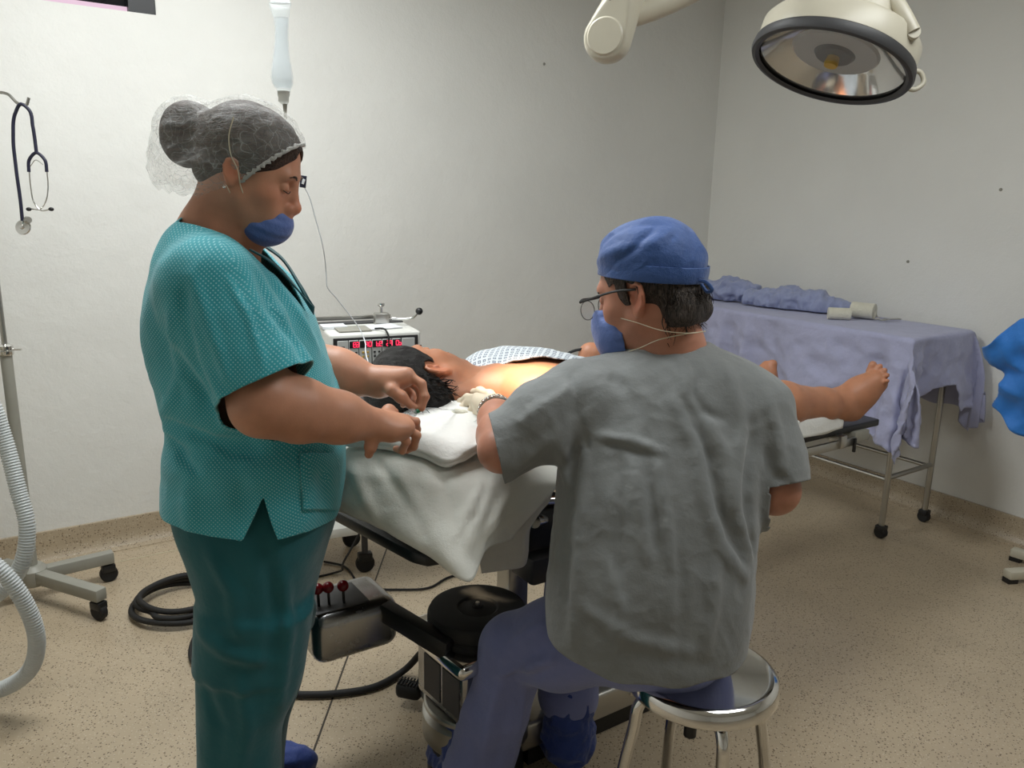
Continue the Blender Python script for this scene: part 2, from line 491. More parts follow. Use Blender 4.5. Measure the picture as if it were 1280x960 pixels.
def terrazzo(name='terrazzo', light=1.0):
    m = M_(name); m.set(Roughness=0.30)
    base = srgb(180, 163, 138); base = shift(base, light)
    col = m.ramp(m.noise(5, 5), [(0.3, shift(base, 0.92)), (0.7, shift(base, 1.06))])
    co = m.obj()
    for sc, th, c, seed in ((95, 0.22, srgb(104, 88, 68), 0.0), (140, 0.20, srgb(64, 52, 40), 3.1), (120, 0.24, srgb(194, 181, 158), 7.7)):
        mp = m.n('ShaderNodeMapping'); m.l(co, mp.inputs[0]); mp.inputs['Location'].default_value = (seed, seed * 1.7, seed * 0.3)
        v = m.n('ShaderNodeTexVoronoi'); v.inputs['Scale'].default_value = sc; m.l(mp.outputs[0], v.inputs['Vector'])
        pick = m.n('ShaderNodeSeparateColor'); m.l(v.outputs['Color'], pick.inputs[0])
        wob = m.math('ADD', v.outputs['Distance'], m.math('MULTIPLY', m.noise(420, 2, mp.outputs[0]), 0.22))
        on = m.math('MULTIPLY', m.math('LESS_THAN', wob, th + 0.12), m.math('LESS_THAN', pick.outputs[0], 0.62))
        col = m.mix(on, col, c)
    m.l(col, m.b.inputs['Base Color']); m.bump(m.noise(3, 3), 0.03, 0.02); return m.m
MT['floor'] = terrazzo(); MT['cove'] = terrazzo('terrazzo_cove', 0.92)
MT['ceiling'] = plain('ceiling_paint', srgb(225, 226, 222), 0.8)
def dots():
    m = M_('dotted_teal_cotton'); m.set(Roughness=0.85); m.b.inputs['Sheen Weight'].default_value = 0.2
    tc = m.n('ShaderNodeTexCoord'); co = tc.outputs['Object']
    sx = m.n('ShaderNodeSeparateXYZ'); m.l(co, sx.inputs[0]); nx = m.n('ShaderNodeSeparateXYZ'); m.l(tc.outputs['Normal'], nx.inputs[0])
    X, Y, Z = sx.outputs
    def grid(u, v):
        per = 0.0072
        a = m.math('DIVIDE', m.math('ADD', u, v), per); b = m.math('DIVIDE', m.math('SUBTRACT', u, v), per)
        fa = m.math('SUBTRACT', m.math('FRACT', a), 0.5); fb = m.math('SUBTRACT', m.math('FRACT', b), 0.5)
        d = m.math('SQRT', m.math('ADD', m.math('MULTIPLY', fa, fa), m.math('MULTIPLY', fb, fb)))
        return m.math('LESS_THAN', d, 0.235)
    ny = m.math('ABSOLUTE', nx.outputs[1]); nxx = m.math('ABSOLUTE', nx.outputs[0])
    side = m.math('GREATER_THAN', ny, m.math('MULTIPLY', nxx, 0.75))
    g = m.n('ShaderNodeMix', data_type='FLOAT'); m.l(side, g.inputs[0]); m.l(grid(Y, Z), g.inputs[2]); m.l(grid(X, Z), g.inputs[3])
    base = m.ramp(m.noise(7, 4), [(0.3, srgb(44, 154, 167)), (0.7, srgb(57, 172, 185))])
    m.l(m.mix(g.outputs[0], base, srgb(150, 208, 214)), m.b.inputs['Base Color'])
    m.bump(m.math('ADD', m.noise(22, 5, rough=0.6), m.math('MULTIPLY', m.noise(900, 1), 0.08)), 0.3, 0.010); return m.m
MT['teal_dots'] = dots()
MT['teal_trim'] = cloth('dark_green_trim', srgb(24, 78, 84))
MT['green_pants'] = cloth('dark_green_cotton', srgb(10, 94, 102), wr=0.45, fine=16)
MT['grey_scrub'] = cloth('grey_cotton', srgb(128, 131, 131), var=0.05, wr=0.45, fine=24)
MT['blue_pants'] = cloth('slate_blue_cotton', srgb(126, 134, 184), wr=0.5, fine=20)
MT['blue_cap'] = cloth('blue_nonwoven', srgb(50, 86, 150), wr=0.6, fine=30, rough=0.6)
MT['blue_cover'] = cloth('blue_shoe_cover', srgb(40, 66, 140), wr=0.8, fine=40, rough=0.6)
MT['blue_gown'] = cloth('bright_blue_nonwoven', srgb(40, 120, 205), wr=0.5, fine=25, rough=0.6)
MT['mask'] = cloth('blue_mask_fabric', srgb(86, 110, 172), wr=0.4, fine=50, rough=0.7)
MT['lilac'] = cloth('lilac_drape_cotton', srgb(172, 174, 204), var=0.05, wr=0.75, fine=22, scale=14)
MT['lilac_dark'] = cloth('blue_lilac_bundle_cotton', srgb(150, 158, 192), var=0.08, wr=0.8, fine=28, scale=14)
MT['white_cloth'] = cloth('white_cotton', srgb(222, 222, 214), var=0.03, wr=0.4, fine=24)
MT['white_towel'] = cloth('white_towel', srgb(232, 232, 228), var=0.03, wr=0.4, fine=50)
MT['grey_cloth'] = cloth('unbleached_cotton', srgb(208, 206, 200), var=0.05, wr=0.4, fine=24)
MT['gauze'] = cloth('gauze', srgb(230, 226, 208), var=0.04, wr=0.9, fine=150)
MT['skin_n'] = skin('tan_skin', srgb(196, 140, 112)); MT['skin_d'] = skin('light_tan_skin', srgb(190, 132, 108)); MT['skin_p'] = skin('warm_skin', srgb(180, 124, 94))
MT['glove'] = plain('latex_glove', srgb(228, 214, 190), 0.45, var=0.04, scale=30, bump=0.15)
MT['hair_n'] = hairmat('dark_brown_hair', srgb(60, 44, 36), 'X'); MT['hair_d'] = hairmat('black_wavy_hair', srgb(34, 29, 27), 'Z', 260, 10, srgb(96, 86, 80)); MT['hair_p'] = hairmat('black_hair', srgb(15, 12, 11), 'X', 260, 8, srgb(30, 26, 24))
MT['chrome'] = metal('chrome', (0.75, 0.74, 0.72, 1), 0.10, 0.04); MT['steel'] = metal('brushed_steel', (0.50, 0.49, 0.46, 1), 0.34, 0.08)
MT['satin'] = metal('satin_cover_steel', (0.40, 0.40, 0.40, 1), 0.26, 0.06)
MT['black'] = plain('black_plastic', srgb(26, 26, 27), 0.45); MT['rubber'] = plain('black_rubber', srgb(22, 21, 21), 0.7, bump=0.1)
MT['vinyl'] = plain('black_vinyl', srgb(20, 20, 22), 0.38, bump=0.1, bscale=200)
MT['cream'] = plain('cream_enamel', srgb(198, 192, 174), 0.35); MT['white_enamel'] = plain('white_enamel', srgb(220, 220, 214), 0.4)
MT['grey_enamel'] = plain('grey_enamel', srgb(150, 148, 138), 0.45); MT['darkgrey'] = plain('dark_grey_panel', srgb(62, 62, 64), 0.5)
MT['red'] = plain('red_knob', srgb(120, 14, 22), 0.25); MT['paper'] = plain('paper', srgb(222, 224, 228), 0.9); MT['tape'] = plain('thin_thread', srgb(205, 195, 170), 0.8)
MT['navy'] = plain('navy_rubber', srgb(30, 30, 52), 0.5); MT['green_hub'] = plain('green_hub', srgb(0, 110, 70), 0.35)
MT['yellow'] = plain('yellow_button', srgb(196, 160, 70), 0.5); MT['pane_grey'] = plain('light_grey_panel', srgb(190, 192, 190), 0.5)
MT['led'] = emit('red_led', (1.0, 0.03, 0.09, 1), 2.0); MT['tube_lit'] = emit('lit_tube', (0.93, 1.0, 0.97, 1), 6.0)
# ------------------------------------------------------------------ the room
CORNER = PZ(868, 521.5, 0.10); CORNER[2] = 0
uL = V(math.cos(WANG), math.sin(WANG), 0)           # along the left wall, towards the corner
uR = V(math.sin(WANG), -math.cos(WANG), 0)          # along the right wall, away from the corner
LL, LR, T = 5.0, 6.2, 0.15
EZ = V(0, 0, 1)
def RC(a, b, z=0.0): return CORNER - uL * a + uR * b + EZ * z     # a metres back along the left wall, b out from it
RW = np.stack([uL, -uR, EZ], 1)                     # local x along the left wall, y into the wall
def struct(o): o['kind'] = 'structure'; return o
struct(box('floor', RC(LL / 2, LR / 2, -0.05), (LL + 2*T, LR + 2*T, 0.1), MT['floor'], R=RW))
struct(box('ceiling', RC(LL / 2, LR / 2, CEIL + 0.05), (LL + 2*T, LR + 2*T, 0.1), MT['ceiling'], R=RW))
# left wall with the high window cut out of it
WA0, WA1, WZ0, WZ1 = 2.93, 4.25, 2.005, 2.45        # window: distance from the corner, sill, head
_h = None
def wall_with_hole():
    xs = [-T, WA0, WA1, LL]; zs = [0, WZ0, WZ1, CEIL]; bm = bmesh.new()
    for i in range(3):
        for j in range(3):
            if i == 1 and j == 1: continue
            c = RC((xs[i] + xs[i+1]) / 2, -T / 2, (zs[j] + zs[j+1]) / 2); s_ = (xs[i+1] - xs[i], T, zs[j+1] - zs[j])
            r = bmesh.ops.create_cube(bm, size=1.0)
            for v in r['verts']: v.co = Vector(c + RW @ np.array([v.co.x * s_[0], v.co.y * s_[1], v.co.z * s_[2]]))
    bmesh.ops.remove_doubles(bm, verts=bm.verts, dist=1e-4)
    dead = [f for f in bm.faces if len([g for g in bm.faces if g is not f and set(g.verts) == set(f.verts)])]
    bmesh.ops.delete(bm, geom=dead, context='FACES')
    return bm_mesh('wall_left', bm)
struct(put('wall_left', wall_with_hole(), MT['wall']))
struct(box('wall_right', RC(0, LR / 2, CEIL / 2) + uL * T / 2, (T, LR, CEIL), MT['wall'], R=RW))
struct(box('wall_back', RC(LL / 2, LR, CEIL / 2) + uR * T / 2, (LL + 2*T, T, CEIL), MT['wall'], R=RW))
struct(box('wall_far_left', RC(LL, LR / 2, CEIL / 2) - uL * T / 2, (T, LR, CEIL), MT['wall'], R=RW))
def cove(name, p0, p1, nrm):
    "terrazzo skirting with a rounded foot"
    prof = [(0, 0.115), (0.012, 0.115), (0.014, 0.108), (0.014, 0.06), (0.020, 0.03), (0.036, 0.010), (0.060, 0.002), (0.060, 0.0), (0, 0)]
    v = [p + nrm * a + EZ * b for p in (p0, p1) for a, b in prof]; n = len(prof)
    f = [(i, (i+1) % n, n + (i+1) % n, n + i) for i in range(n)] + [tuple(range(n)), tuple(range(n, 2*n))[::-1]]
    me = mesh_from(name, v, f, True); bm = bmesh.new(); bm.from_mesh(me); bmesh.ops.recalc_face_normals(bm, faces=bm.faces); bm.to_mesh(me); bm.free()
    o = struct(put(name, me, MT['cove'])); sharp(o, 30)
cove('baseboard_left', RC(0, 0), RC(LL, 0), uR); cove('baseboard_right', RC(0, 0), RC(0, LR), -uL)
# brass-thin divider strips set in the terrazzo
MT['strip'] = plain('floor_divider', srgb(58, 50, 40), 0.5)
a = PZ(487, 676, 0); b = PZ(388, 950, 0); d = unit(b - a); a = a - d * 0.9; b = b + d * 1.2
L = np.linalg.norm(b - a); R_ = np.stack([d, np.cross(EZ, d), EZ], 1)
struct(box('trim_1', (a + b) / 2 + EZ * 0.0006, (L, 0.005, 0.002), MT['strip'], R=R_))
MT['strip_l'] = plain('floor_border_strip', srgb(196, 186, 160), 0.4)
struct(box('trim_2', RC(LL / 2, 0.165, 0.0006), (LL, 0.006, 0.002), MT['strip_l'], R=RW))
# high window: dark frame, dark glass and a strip whose own glow stands in for a pink reflection
win = bpy.data.objects.new('window_1', None); COL.objects.link(win); win.location = Vector(RC((WA0 + WA1) / 2, 0, WZ0)); win['kind'] = 'structure'
MT['winframe'] = plain('dark_window_frame', srgb(24, 24, 28), 0.4)
MT['winglass'] = M_('night_glass').set(Roughness=0.05, Alpha=0.92).m; MT['winglass'].node_tree.nodes['Principled BSDF'].inputs['Base Color'].default_value = (0.01, 0.01, 0.013, 1)
MT['glow_strip'] = emit('pink_reflection_glow', (0.9, 0.62, 0.78, 1), 0.85)
def wbar(name, a0, a1, z0, z1, y=-0.03, t=0.05, mat='winframe'):
    return box(name, RC((a0 + a1) / 2, y, (z0 + z1) / 2), (abs(a1 - a0), t, z1 - z0), MT[mat], win, R=RW)
wbar('window_frame', WA0, WA0 + 0.09, WZ0, WZ1); wbar('window_frame', WA1 - 0.05, WA1, WZ0, WZ1)
wbar('window_frame', WA0 + 0.09, WA1 - 0.05, WZ1 - 0.05, WZ1); wbar('window_mullion', WA0 + 0.47, WA0 + 0.485, WZ0, WZ1 - 0.05, y=-0.028, t=0.03)
wbar('pane', WA0 + 0.09, WA0 + 0.47, WZ0 + 0.022, WZ1 - 0.05, y=-0.05, t=0.006, mat='winglass')
wbar('pane', WA0 + 0.485, WA1 - 0.05, WZ0 + 0.022, WZ1 - 0.05, y=-0.05, t=0.006, mat='winglass')
wbar('glow_strip', WA0 + 0.09, WA1 - 0.05, WZ0 + 0.002, WZ0 + 0.022, y=-0.045, t=0.012, mat='glow_strip')
# small wall marks: screw plugs
for (px, py, wall) in ((680, 80, 'L'), (1251, 237, 'R'), (1135, 327, 'R')):
    d = ray(px, py); nrm = uR if wall == 'L' else -uL
    t = ((CORNER - CAM) @ nrm) / (d @ nrm); q = CAM + d * t
    o = lathe('wall_plug', [(0, 0.004), (0.006, 0.004), (0.007, 0.0), (0, 0)], MT['grey_enamel'], c=q, R=np.stack([np.cross(EZ, nrm), EZ, nrm], 1), seg=10)
    recentre(o); tag(o, {680: 'small screw plug high on the left wall', 1251: 'small dark screw plug on right wall above the blue gown', 1135: 'tiny screw plug on right wall above the lilac table'}[px], 'wall plug')
# ceiling fittings
for i, (lx, ly, sz, pw) in enumerate(CEIL_LIGHTS):
    e = empty('ceiling_light', (lx, ly, CEIL), ['long fluorescent ceiling light fitting near the window wall', 'long ceiling light fitting added as fill for the camera side'][i], 'ceiling light')
    Rz = rot('Z', math.degrees(WANG)); c = V(lx, ly, CEIL)
    box('housing', c - EZ * 0.02, (sz[0] + 0.06, sz[1] + 0.04, 0.04), MT['white_enamel'], e, R=Rz, bevel=0.006)
    for s_ in (-1, 1):
        a = c - EZ * 0.055 + Rz @ V(-sz[0] / 2, s_ * 0.07, 0); b = c - EZ * 0.055 + Rz @ V(sz[0] / 2, s_ * 0.07, 0)
        tube('tube', [a, b], 0.013, MT['tube_lit'], e)
# ------------------------------------------------------------------ shared small builders
def caster(parent, c, r=0.028, w=0.022, R=None, fork=True, mat='rubber'):
    "a twin wheel under its fork; c = contact point on the floor"
    Rm = np.eye(3) if R is None else R
    A = np.stack([Rm[:, 0], Rm[:, 2], -Rm[:, 1]], 1)
    cc = np.asarray(c) + EZ * r
    o = lathe('caster', [(0, -w/2), (r*0.85, -w/2), (r, -w/2*0.7), (r, w/2*0.7), (r*0.85, w/2), (0, w/2)], MT[mat], parent, c=cc, R=A, seg=24)
    if fork:
        box('caster_fork', cc + EZ * (r * 0.75), (r * 1.5, w * 1.35, r * 0.9), MT['black'], o, R=Rm, bevel=0.004)
    return o
RU = np.stack([uL, -uR, EZ], 1)

# ------------------------------------------------------------------ instrument table under its lilac drape
n0, n1 = PZ(1100, 672, 0.0), PZ(1153, 652, 0.0)      # near and far feet of the right-hand end
TL = 1.15                                             # length towards the corner
tw = unit(V(*(n1 - n0)[:2], 0)); tl = -uR             # across, along
wid = 0.34
feet = [n0, n0 + tw * wid, n0 + tl * TL, n0 + tw * wid + tl * TL]
TOPZ = 0.875
tb = empty('instrument_table', (feet[0] + feet[3]) / 2, 'steel-legged instrument trolley under the lilac drape by the right wall', 'table')
RT = np.stack([tl, tw * 1.0, EZ], 1)
cen = sum(feet) / 4
box('table_top', cen + EZ * (TOPZ - 0.012), (TL + 0.10, wid + 0.10, 0.02), MT['steel'], tb, R=RT, bevel=0.004)
for q in feet:
    tube('leg', [q + EZ * 0.055, q + EZ * (TOPZ - 0.02)], 0.0125, MT['steel'], tb)
    caster(tb, q, 0.026, 0.03, RT)
for s_ in (0, 2):
    tube('end_rail', [feet[s_] + EZ * 0.27, feet[s_ + 1] + EZ * 0.27], 0.011, MT['steel'], tb)
for s_ in (0, 1):
    tube('long_rail', [feet[s_] + EZ * 0.26, feet[s_ + 2] + EZ * 0.26], 0.009, MT['steel'], tb)
def table_drape():
    # a sheet over the top: parameter a along the table (0 = right end), b across (0 = near edge)
    na, nb = 150, 110; ov = 0.06
    L, W = TL + 2*ov, wid + 2*ov; v = []; f = []
    o0 = feet[0] - tl * ov - tw * ov + EZ * (TOPZ + 0.004)
    sa = np.linspace(-0.42, L + 0.42, na); sb = np.linspace(-0.56, W + 0.40, nb)
    for a in sa:
        for b in sb:
            ea = max(0, -a, a - L); eb = max(0, -b, b - W)
            ca = min(max(a, 0), L); cb = min(max(b, 0), W)
            drop = ea + eb
            if ea > 0 and eb > 0: drop = max(ea, eb) + 0.25 * min(ea, eb)
            q = o0 + tl * ca + tw * cb
            # slope away from the table with wandering folds
            ph = b * 22 + 3 * math.sin(b * 9) if ea > eb else a * 19 + 2.5 * math.sin(a * 7.0)
            amp = 0.028 * min(1, drop / 0.25)
            fl = 0.012 + 0.05 * drop + amp * math.sin(ph) + 0.35 * amp * math.sin(2.3 * ph + 1)
            if ea > 0 or eb > 0:
                sgn_a = -1 if a < 0 else 1; sgn_b = -1 if b < 0 else 1
                if ea > 0 and eb > 0:
                    t = math.atan2(eb, ea); fl = fl + 0.06 * math.sin(2 * t) * min(1, drop / 0.2)
                    q = q + tl * (sgn_a * fl * math.cos(t)) + tw * (sgn_b * fl * math.sin(t))
                    if b > W: q = q - tw * (fl * math.sin(t) * 0.92)
                elif ea > 0: q = q + tl * (sgn_a * fl)
                else: q = q + tw * (sgn_b * fl * (0.08 if b > W else 1))
            round_ = 0.012 * (1 - math.exp(-drop / 0.012))
            v.append(q - EZ * max(0, drop - round_ * 0.3))
    v = np.array(v)
    for i in range(na - 1):
        for j in range(nb - 1): f.append((i*nb + j, (i+1)*nb + j, (i+1)*nb + j + 1, i*nb + j + 1))
    f = np.array(f)
    # wandering hem
    A = np.repeat(sa, nb); B_ = np.tile(sb, na)
    ea = np.maximum(0, np.maximum(-A, A - L)); eb = np.maximum(0, np.maximum(-B_, B_ - W))
    lim_end = np.where(A < 0, np.interp(B_, [-0.5, -0.02, 0.10, 0.16, 0.30, 0.36, W + 0.4], [0.42, 0.36, 0.27, 0.22, 0.21, 0.33, 0.36]), 0.4)
    lim_b = np.where(B_ < 0, np.interp(A, [-0.4, 0.0, 0.10, 0.25, 0.6, L], [0.40, 0.47, 0.44, 0.36, 0.36, 0.5]), 0.35)
    c = np.maximum(ea - lim_end, eb - lim_b) + 0.006 * np.sin(A * 40) + 0.006 * np.sin(B_ * 33)
    c = np.where((ea > 0) & (eb > 0), np.maximum(ea + eb * 0.8 - 0.50, np.maximum(ea - 0.40, eb - 0.47)), c)
    nn = normals(v, f); hang = np.clip((ea + eb) / 0.1, 0.12, 1) * np.where(B_ > W, .15, 1)
    v = v + nn * ((np.abs(wav(v, 3, 26, 2)) * 0.013 + np.abs(wav(v, 5, 60, 2)) * 0.007) * hang)[:, None]
    v[:, 2] = np.where((ea == 0) & (eb == 0), np.maximum(v[:, 2], TOPZ + 0.004), v[:, 2])
    v, f = clip(v, f, c)
    me = mesh_from('table_drape', v, f); o = put('table_drape', me, MT['lilac'])
    md = o.modifiers.new('thickness', 'SOLIDIFY'); md.thickness = 0.003; md.offset = 1
    recentre(o); return o
tag(table_drape(), 'creased lilac cotton drape hanging over the instrument table', 'drape')
def at_top(px, py, z): return PZ(px, py, z)
def bundle(name, pts, rs, seed, mat, label, cat, flat=0.6):
    F = Field(); F.chain(pts, rs, k=0.03)
    v, f = polygonise(F, 0.006); zmin = min(q[2] - r for q, r in zip(pts, rs))
    z0 = TOPZ + 0.012
    n = normals(v, f)
    rid = 1 - np.abs(wav(v, seed, 38, 3)); rid2 = 1 - np.abs(wav(v, seed + 9, 80, 2))
    v = v + n * (rid * 0.022 + rid2 * 0.008 - 0.016)[:, None]
    v[:, 2] = np.where(v[:, 2] < z0, z0 + (v[:, 2] - z0) * 0.02, v[:, 2])
    o = put(name, mesh_from(name, v, f), mat); recentre(o); return tag(o, label, cat)
def on_table(px, b, z):
    "point on the table top, b metres in from its near side, whose place along the table is found by its sight line"
    lo_, hi_ = -0.2, TL + 0.4
    for _ in range(40):
        m_ = (lo_ + hi_) / 2; q = feet[0] + tl * m_ + tw * b + EZ * z; w0 = q - CAM
        if 640 + FPX * (w0 @ cR) / (w0 @ cF) > px: lo_ = m_
        else: hi_ = m_
    return feet[0] + tl * lo_ + tw * b + EZ * z
zt = TOPZ + 0.045
bundle('cloth_bundle', [on_table(880, .14, zt), on_table(912, .17, zt + .02), on_table(942, .20, zt + .03)], [0.055, 0.062, 0.035], 11, MT['lilac_dark'], 'crumpled blue-lilac cloth bundle nearest the doctor on the draped table', 'cloth')
bundle('cloth_bundle', [on_table(938, .14, zt - .005), on_table(985, .20, zt + .005), on_table(1025, .25, zt), on_table(1060, .28, zt - .015)], [0.042, 0.060, 0.052, 0.028], 23, MT['lilac_dark'], 'long folded blue-lilac cloth beside the gauze rolls on draped table', 'cloth')
# gauze rolls
def gauze(c, ax, r, L, label, tail=None):
    ax = unit(ax); y = unit(np.cross(EZ, ax)); R_ = np.stack([y, np.cross(ax, y), ax], 1)
    e = empty('gauze_roll', c - EZ * r, label, 'gauze')
    prof = [(0.004, L/2 - 0.004)] + [(r * t, L/2 - 0.002 * (k % 2)) for k, t in enumerate(np.linspace(0.2, 0.9, 8))] + [(r * 0.97, L/2), (r, L/2 - 0.006), (r * 0.985, 0), (r, -L/2 + 0.006), (r * 0.97, -L/2), (0.004, -L/2 + 0.004)]
    lathe('roll', prof, MT['gauze'], e, c=c, R=R_, seg=28)
    if tail is not None:
        a = c + y * r * 0.9 * tail; rows = []
        for s_ in (-L/2, L/2):
            rows.append([a + ax * s_ - EZ * (r * .2), a + ax * s_ + y * 0.02 * tail - EZ * (r * 0.75), a + ax * s_ + y * 0.05 * tail - EZ * (r * 0.93)])
        patch('loose_end', rows, MT['gauze'], e, m=6, thick=0.002)
g = at_top(1049, 392, TOPZ + .032); gauze(g, uL * 0.6 + uR * 0.6, 0.027, 0.095, 'short rolled gauze bandage lying flat on the draped table')
g = at_top(1079, 388, TOPZ + .044); gauze(g, uL * 0.25 + uR * 0.9 - EZ * 0.0, 0.036, 0.10, 'fatter gauze roll with loose end on the draped table', tail=1)
# flat instruments near the table end
q = at_top(1113, 399, TOPZ + .014); e = empty('scissors', q, 'small steel scissors lying on the lilac drape near table end', 'scissors')
d = unit(uL + 0.25 * uR); s2 = np.cross(EZ, d)
for s_ in (-1, 1):
    a = q - d * 0.06 + s2 * 0.012 * s_; tube('blade', spline([a + d * 0.03, q, q + d * 0.055 - s2 * 0.006 * s_], 5), [0.003] * 11, MT['steel'], e, seg=6)
    ang = np.linspace(0, 2 * math.pi, 15); tube('finger_ring', [a + d * (0.014 * math.cos(t)) + s2 * (0.010 * math.sin(t) + 0.006 * s_) for t in ang], 0.0025, MT['steel'], e, seg=6)
q = at_top(1148, 396, TOPZ + .012)
o = patch('paper_packet', [[q + d * a + s2 * b + EZ * (0.004 * math.sin(a * 60)) for a in (-0.05, -0.02, 0.02, 0.05)] for b in (-0.018, 0, 0.018)], MT['paper'], m=5, thick=0.002); recentre(o)
tag(o, 'folded white paper packet at the end of the draped table', 'paper')

# ------------------------------------------------------------------ IV stand at the left edge
base = PZ(30, 712, 0.0); base = P(38, 690, 2.52); base[2] = 0
iv = empty('iv_stand', base, 'grey wheeled drip stand with hooks at the left edge', 'IV stand')
tops = P(3, 60, 2.50)
pl = V(base[0], base[1], 0)
zj = P(22, 437, base[1])[2]
tube('lower_pole', [pl + EZ * 0.10, pl + EZ * zj], 0.0175, MT['grey_enamel'], iv, seg=20)
tube('upper_pole', [pl + EZ * zj, pl + EZ * 1.85], 0.0085, MT['steel'], iv, seg=16)
lathe('clamp_collar', [(0, -.018), (.022, -.018), (.024, -.012), (.024, -.004), (.020, 0), (.023, .004), (.023, .012), (.014, .018), (0, .018)], MT['chrome'], iv, c=pl + EZ * zj, seg=24)
k = pl + EZ * zj + cR * 0.022; tube('clamp_screw', [k, k + cR * 0.03], 0.0035, MT['chrome'], iv, seg=8)
lathe('hub', [(0, .06), (.04, .06), (.045, .07), (.045, .115), (.03, .13), (0, .13)], MT['grey_enamel'], iv, c=pl, seg=24)
c1, c2 = PZ(137, 726, 0), PZ(125, 774, 0)
for q in (c1, c2, pl - (c1 - pl) * 0.8, pl - (c2 - pl) * 0.45):
    d = unit(V(*(q - pl)[:2], 0)); Lg = np.linalg.norm((q - pl)[:2]); R_ = np.stack([d, np.cross(EZ, d), EZ], 1)
    v0 = pl + EZ * 0.092
    bx_ = box('foot_leg', v0 + d * (Lg / 2 + 0.01), (Lg + 0.02, 0.04, 0.042), MT['grey_enamel'], iv, R=R_, bevel=0.004)
    caster(iv, q, 0.030, 0.026, R_)
hz = P(20, 122, base[1])[2]
hk = [pl + EZ * (hz + .004), P(10, 118, base[1]), P(24, 130, base[1] - .01), P(33, 131, base[1] - .012), P(36, 122, base[1] - .014)]
tube('hook', spline(hk, 8), 0.0045, MT['steel'], iv, seg=10)
hk2 = [pl + EZ * (hz + .004), pl + V(-.04, 0, hz + .004), pl + V(-.08, 0, hz - .01), pl + V(-.10, 0, hz + .012)]
tube('hook', spline(hk2, 8), 0.0045, MT['steel'], iv, seg=10)
# stethoscope hanging from the hook
Ys = base[1] - 0.012
st = empty('stethoscope', P(40, 290, Ys), 'black stethoscope with steel earpieces hanging from the drip stand hook', 'stethoscope')
def PS(x, y, dy=0.0): return P(x, y, Ys + dy)
tube('tubing', spline([PS(28, 276), PS(26, 255), PS(20, 210), PS(16.5, 170), PS(19, 142), PS(27, 130, -.004), PS(36, 137), PS(41, 158), PS(45.5, 190)], 8), 0.0050, MT['navy'], st, seg=12)
tube('yoke', spline([PS(36, 215), PS(36.5, 200), PS(45.5, 191), PS(56, 200), PS(58.5, 215)], 8), 0.0048, MT['navy'], st, seg=12)
tube('ear_tube', spline([PS(36.5, 213), PS(38.5, 235), PS(43, 254), PS(51, 263), PS(62, 262)], 8), 0.0022, MT['chrome'], st, seg=8)
tube('ear_tube', spline([PS(58.5, 213), PS(60, 235), PS(57, 252), PS(48, 262, .01), PS(39, 261, .01)], 8), 0.0022, MT['chrome'], st, seg=8)
tube('spring', spline([PS(38, 208), PS(45, 200), PS(54, 206)], 6), 0.0012, MT['chrome'], st, seg=6)
for x in (64, 36):
    F = Field(); F.ell(PS(x, 261.5), (.0085, .006, .006)); v, f = polygonise(F, 0.0016); put('ear_tip', mesh_from('ear_tip', v, f), MT['black'], st)
q = PS(29, 284); Rs = np.stack([cR, unit(np.cross(-cF, cR)), -cF], 1)
lathe('chest_piece', [(0, .012), (.005, .012), (.008, .006), (.022, .004), (.024, 0), (.022, -.005), (0, -.005)], MT['chrome'], st, c=q, R=Rs, seg=28)
lathe('bell', [(0, -.006), (.010, -.006), (.012, -.002), (.009, .006), (0, .006)], MT['steel'], st, c=PS(35, 275, -.005), R=Rs @ rot('Y', 60), seg=20)
tube('stem', [PS(28, 274), PS(29, 282)], 0.0045, MT['chrome'], st, seg=10)

# ------------------------------------------------------------------ corrugated breathing hose at the left edge
MT['hose'] = clear('clear_corrugated_plastic', srgb(226, 230, 230), 0.62, 0.35).m
def hose(name, pts, r, label, pitch=0.0075):
    c = spline(pts, 12); s = np.concatenate([[0], np.cumsum(np.linalg.norm(np.diff(c, axis=0), axis=1))])
    n = int(s[-1] / pitch) * 4; ss = np.linspace(0, s[-1], n); cc = np.stack([np.interp(ss, s, c[:, i]) for i in range(3)], 1)
    rr = r * (1 + 0.075 * np.sin(ss / pitch * 2 * math.pi))
    v, f = tube_data(cc, rr, 20, cap=False); o = put(name, mesh_from(name, v, f), MT['hose'])
    md = o.modifiers.new('thickness', 'SOLIDIFY'); md.thickness = 0.0012; md.offset = -1
    return tag(recentre(o), label, 'hose')
def PH(x, y, Y): return P(x, y, Y)
hose('breathing_hose', [PH(-190, 500, 1.92), PH(-110, 470, 1.96), PH(-50, 470, 2.0), PH(-14, 500, 2.02), PH(4, 545, 2.02), PH(22, 610, 2.0), PH(34, 660, 1.98), PH(24, 712, 1.96), PH(-6, 745, 1.95), PH(-60, 762, 1.93), PH(-130, 740, 1.90), PH(-190, 690, 1.88)], 0.0200, 'translucent corrugated hose curving down at left, upper loop')
hose('breathing_hose', [PH(-190, 640, 1.86), PH(-100, 655, 1.85), PH(-40, 684, 1.84), PH(0, 712, 1.84), PH(30, 752, 1.85), PH(46, 800, 1.86), PH(38, 836, 1.87), PH(10, 858, 1.88), PH(-60, 868, 1.88), PH(-160, 820, 1.88), PH(-230, 740, 1.88)], 0.0200, 'translucent corrugated hose near floor at left edge, lower loop')

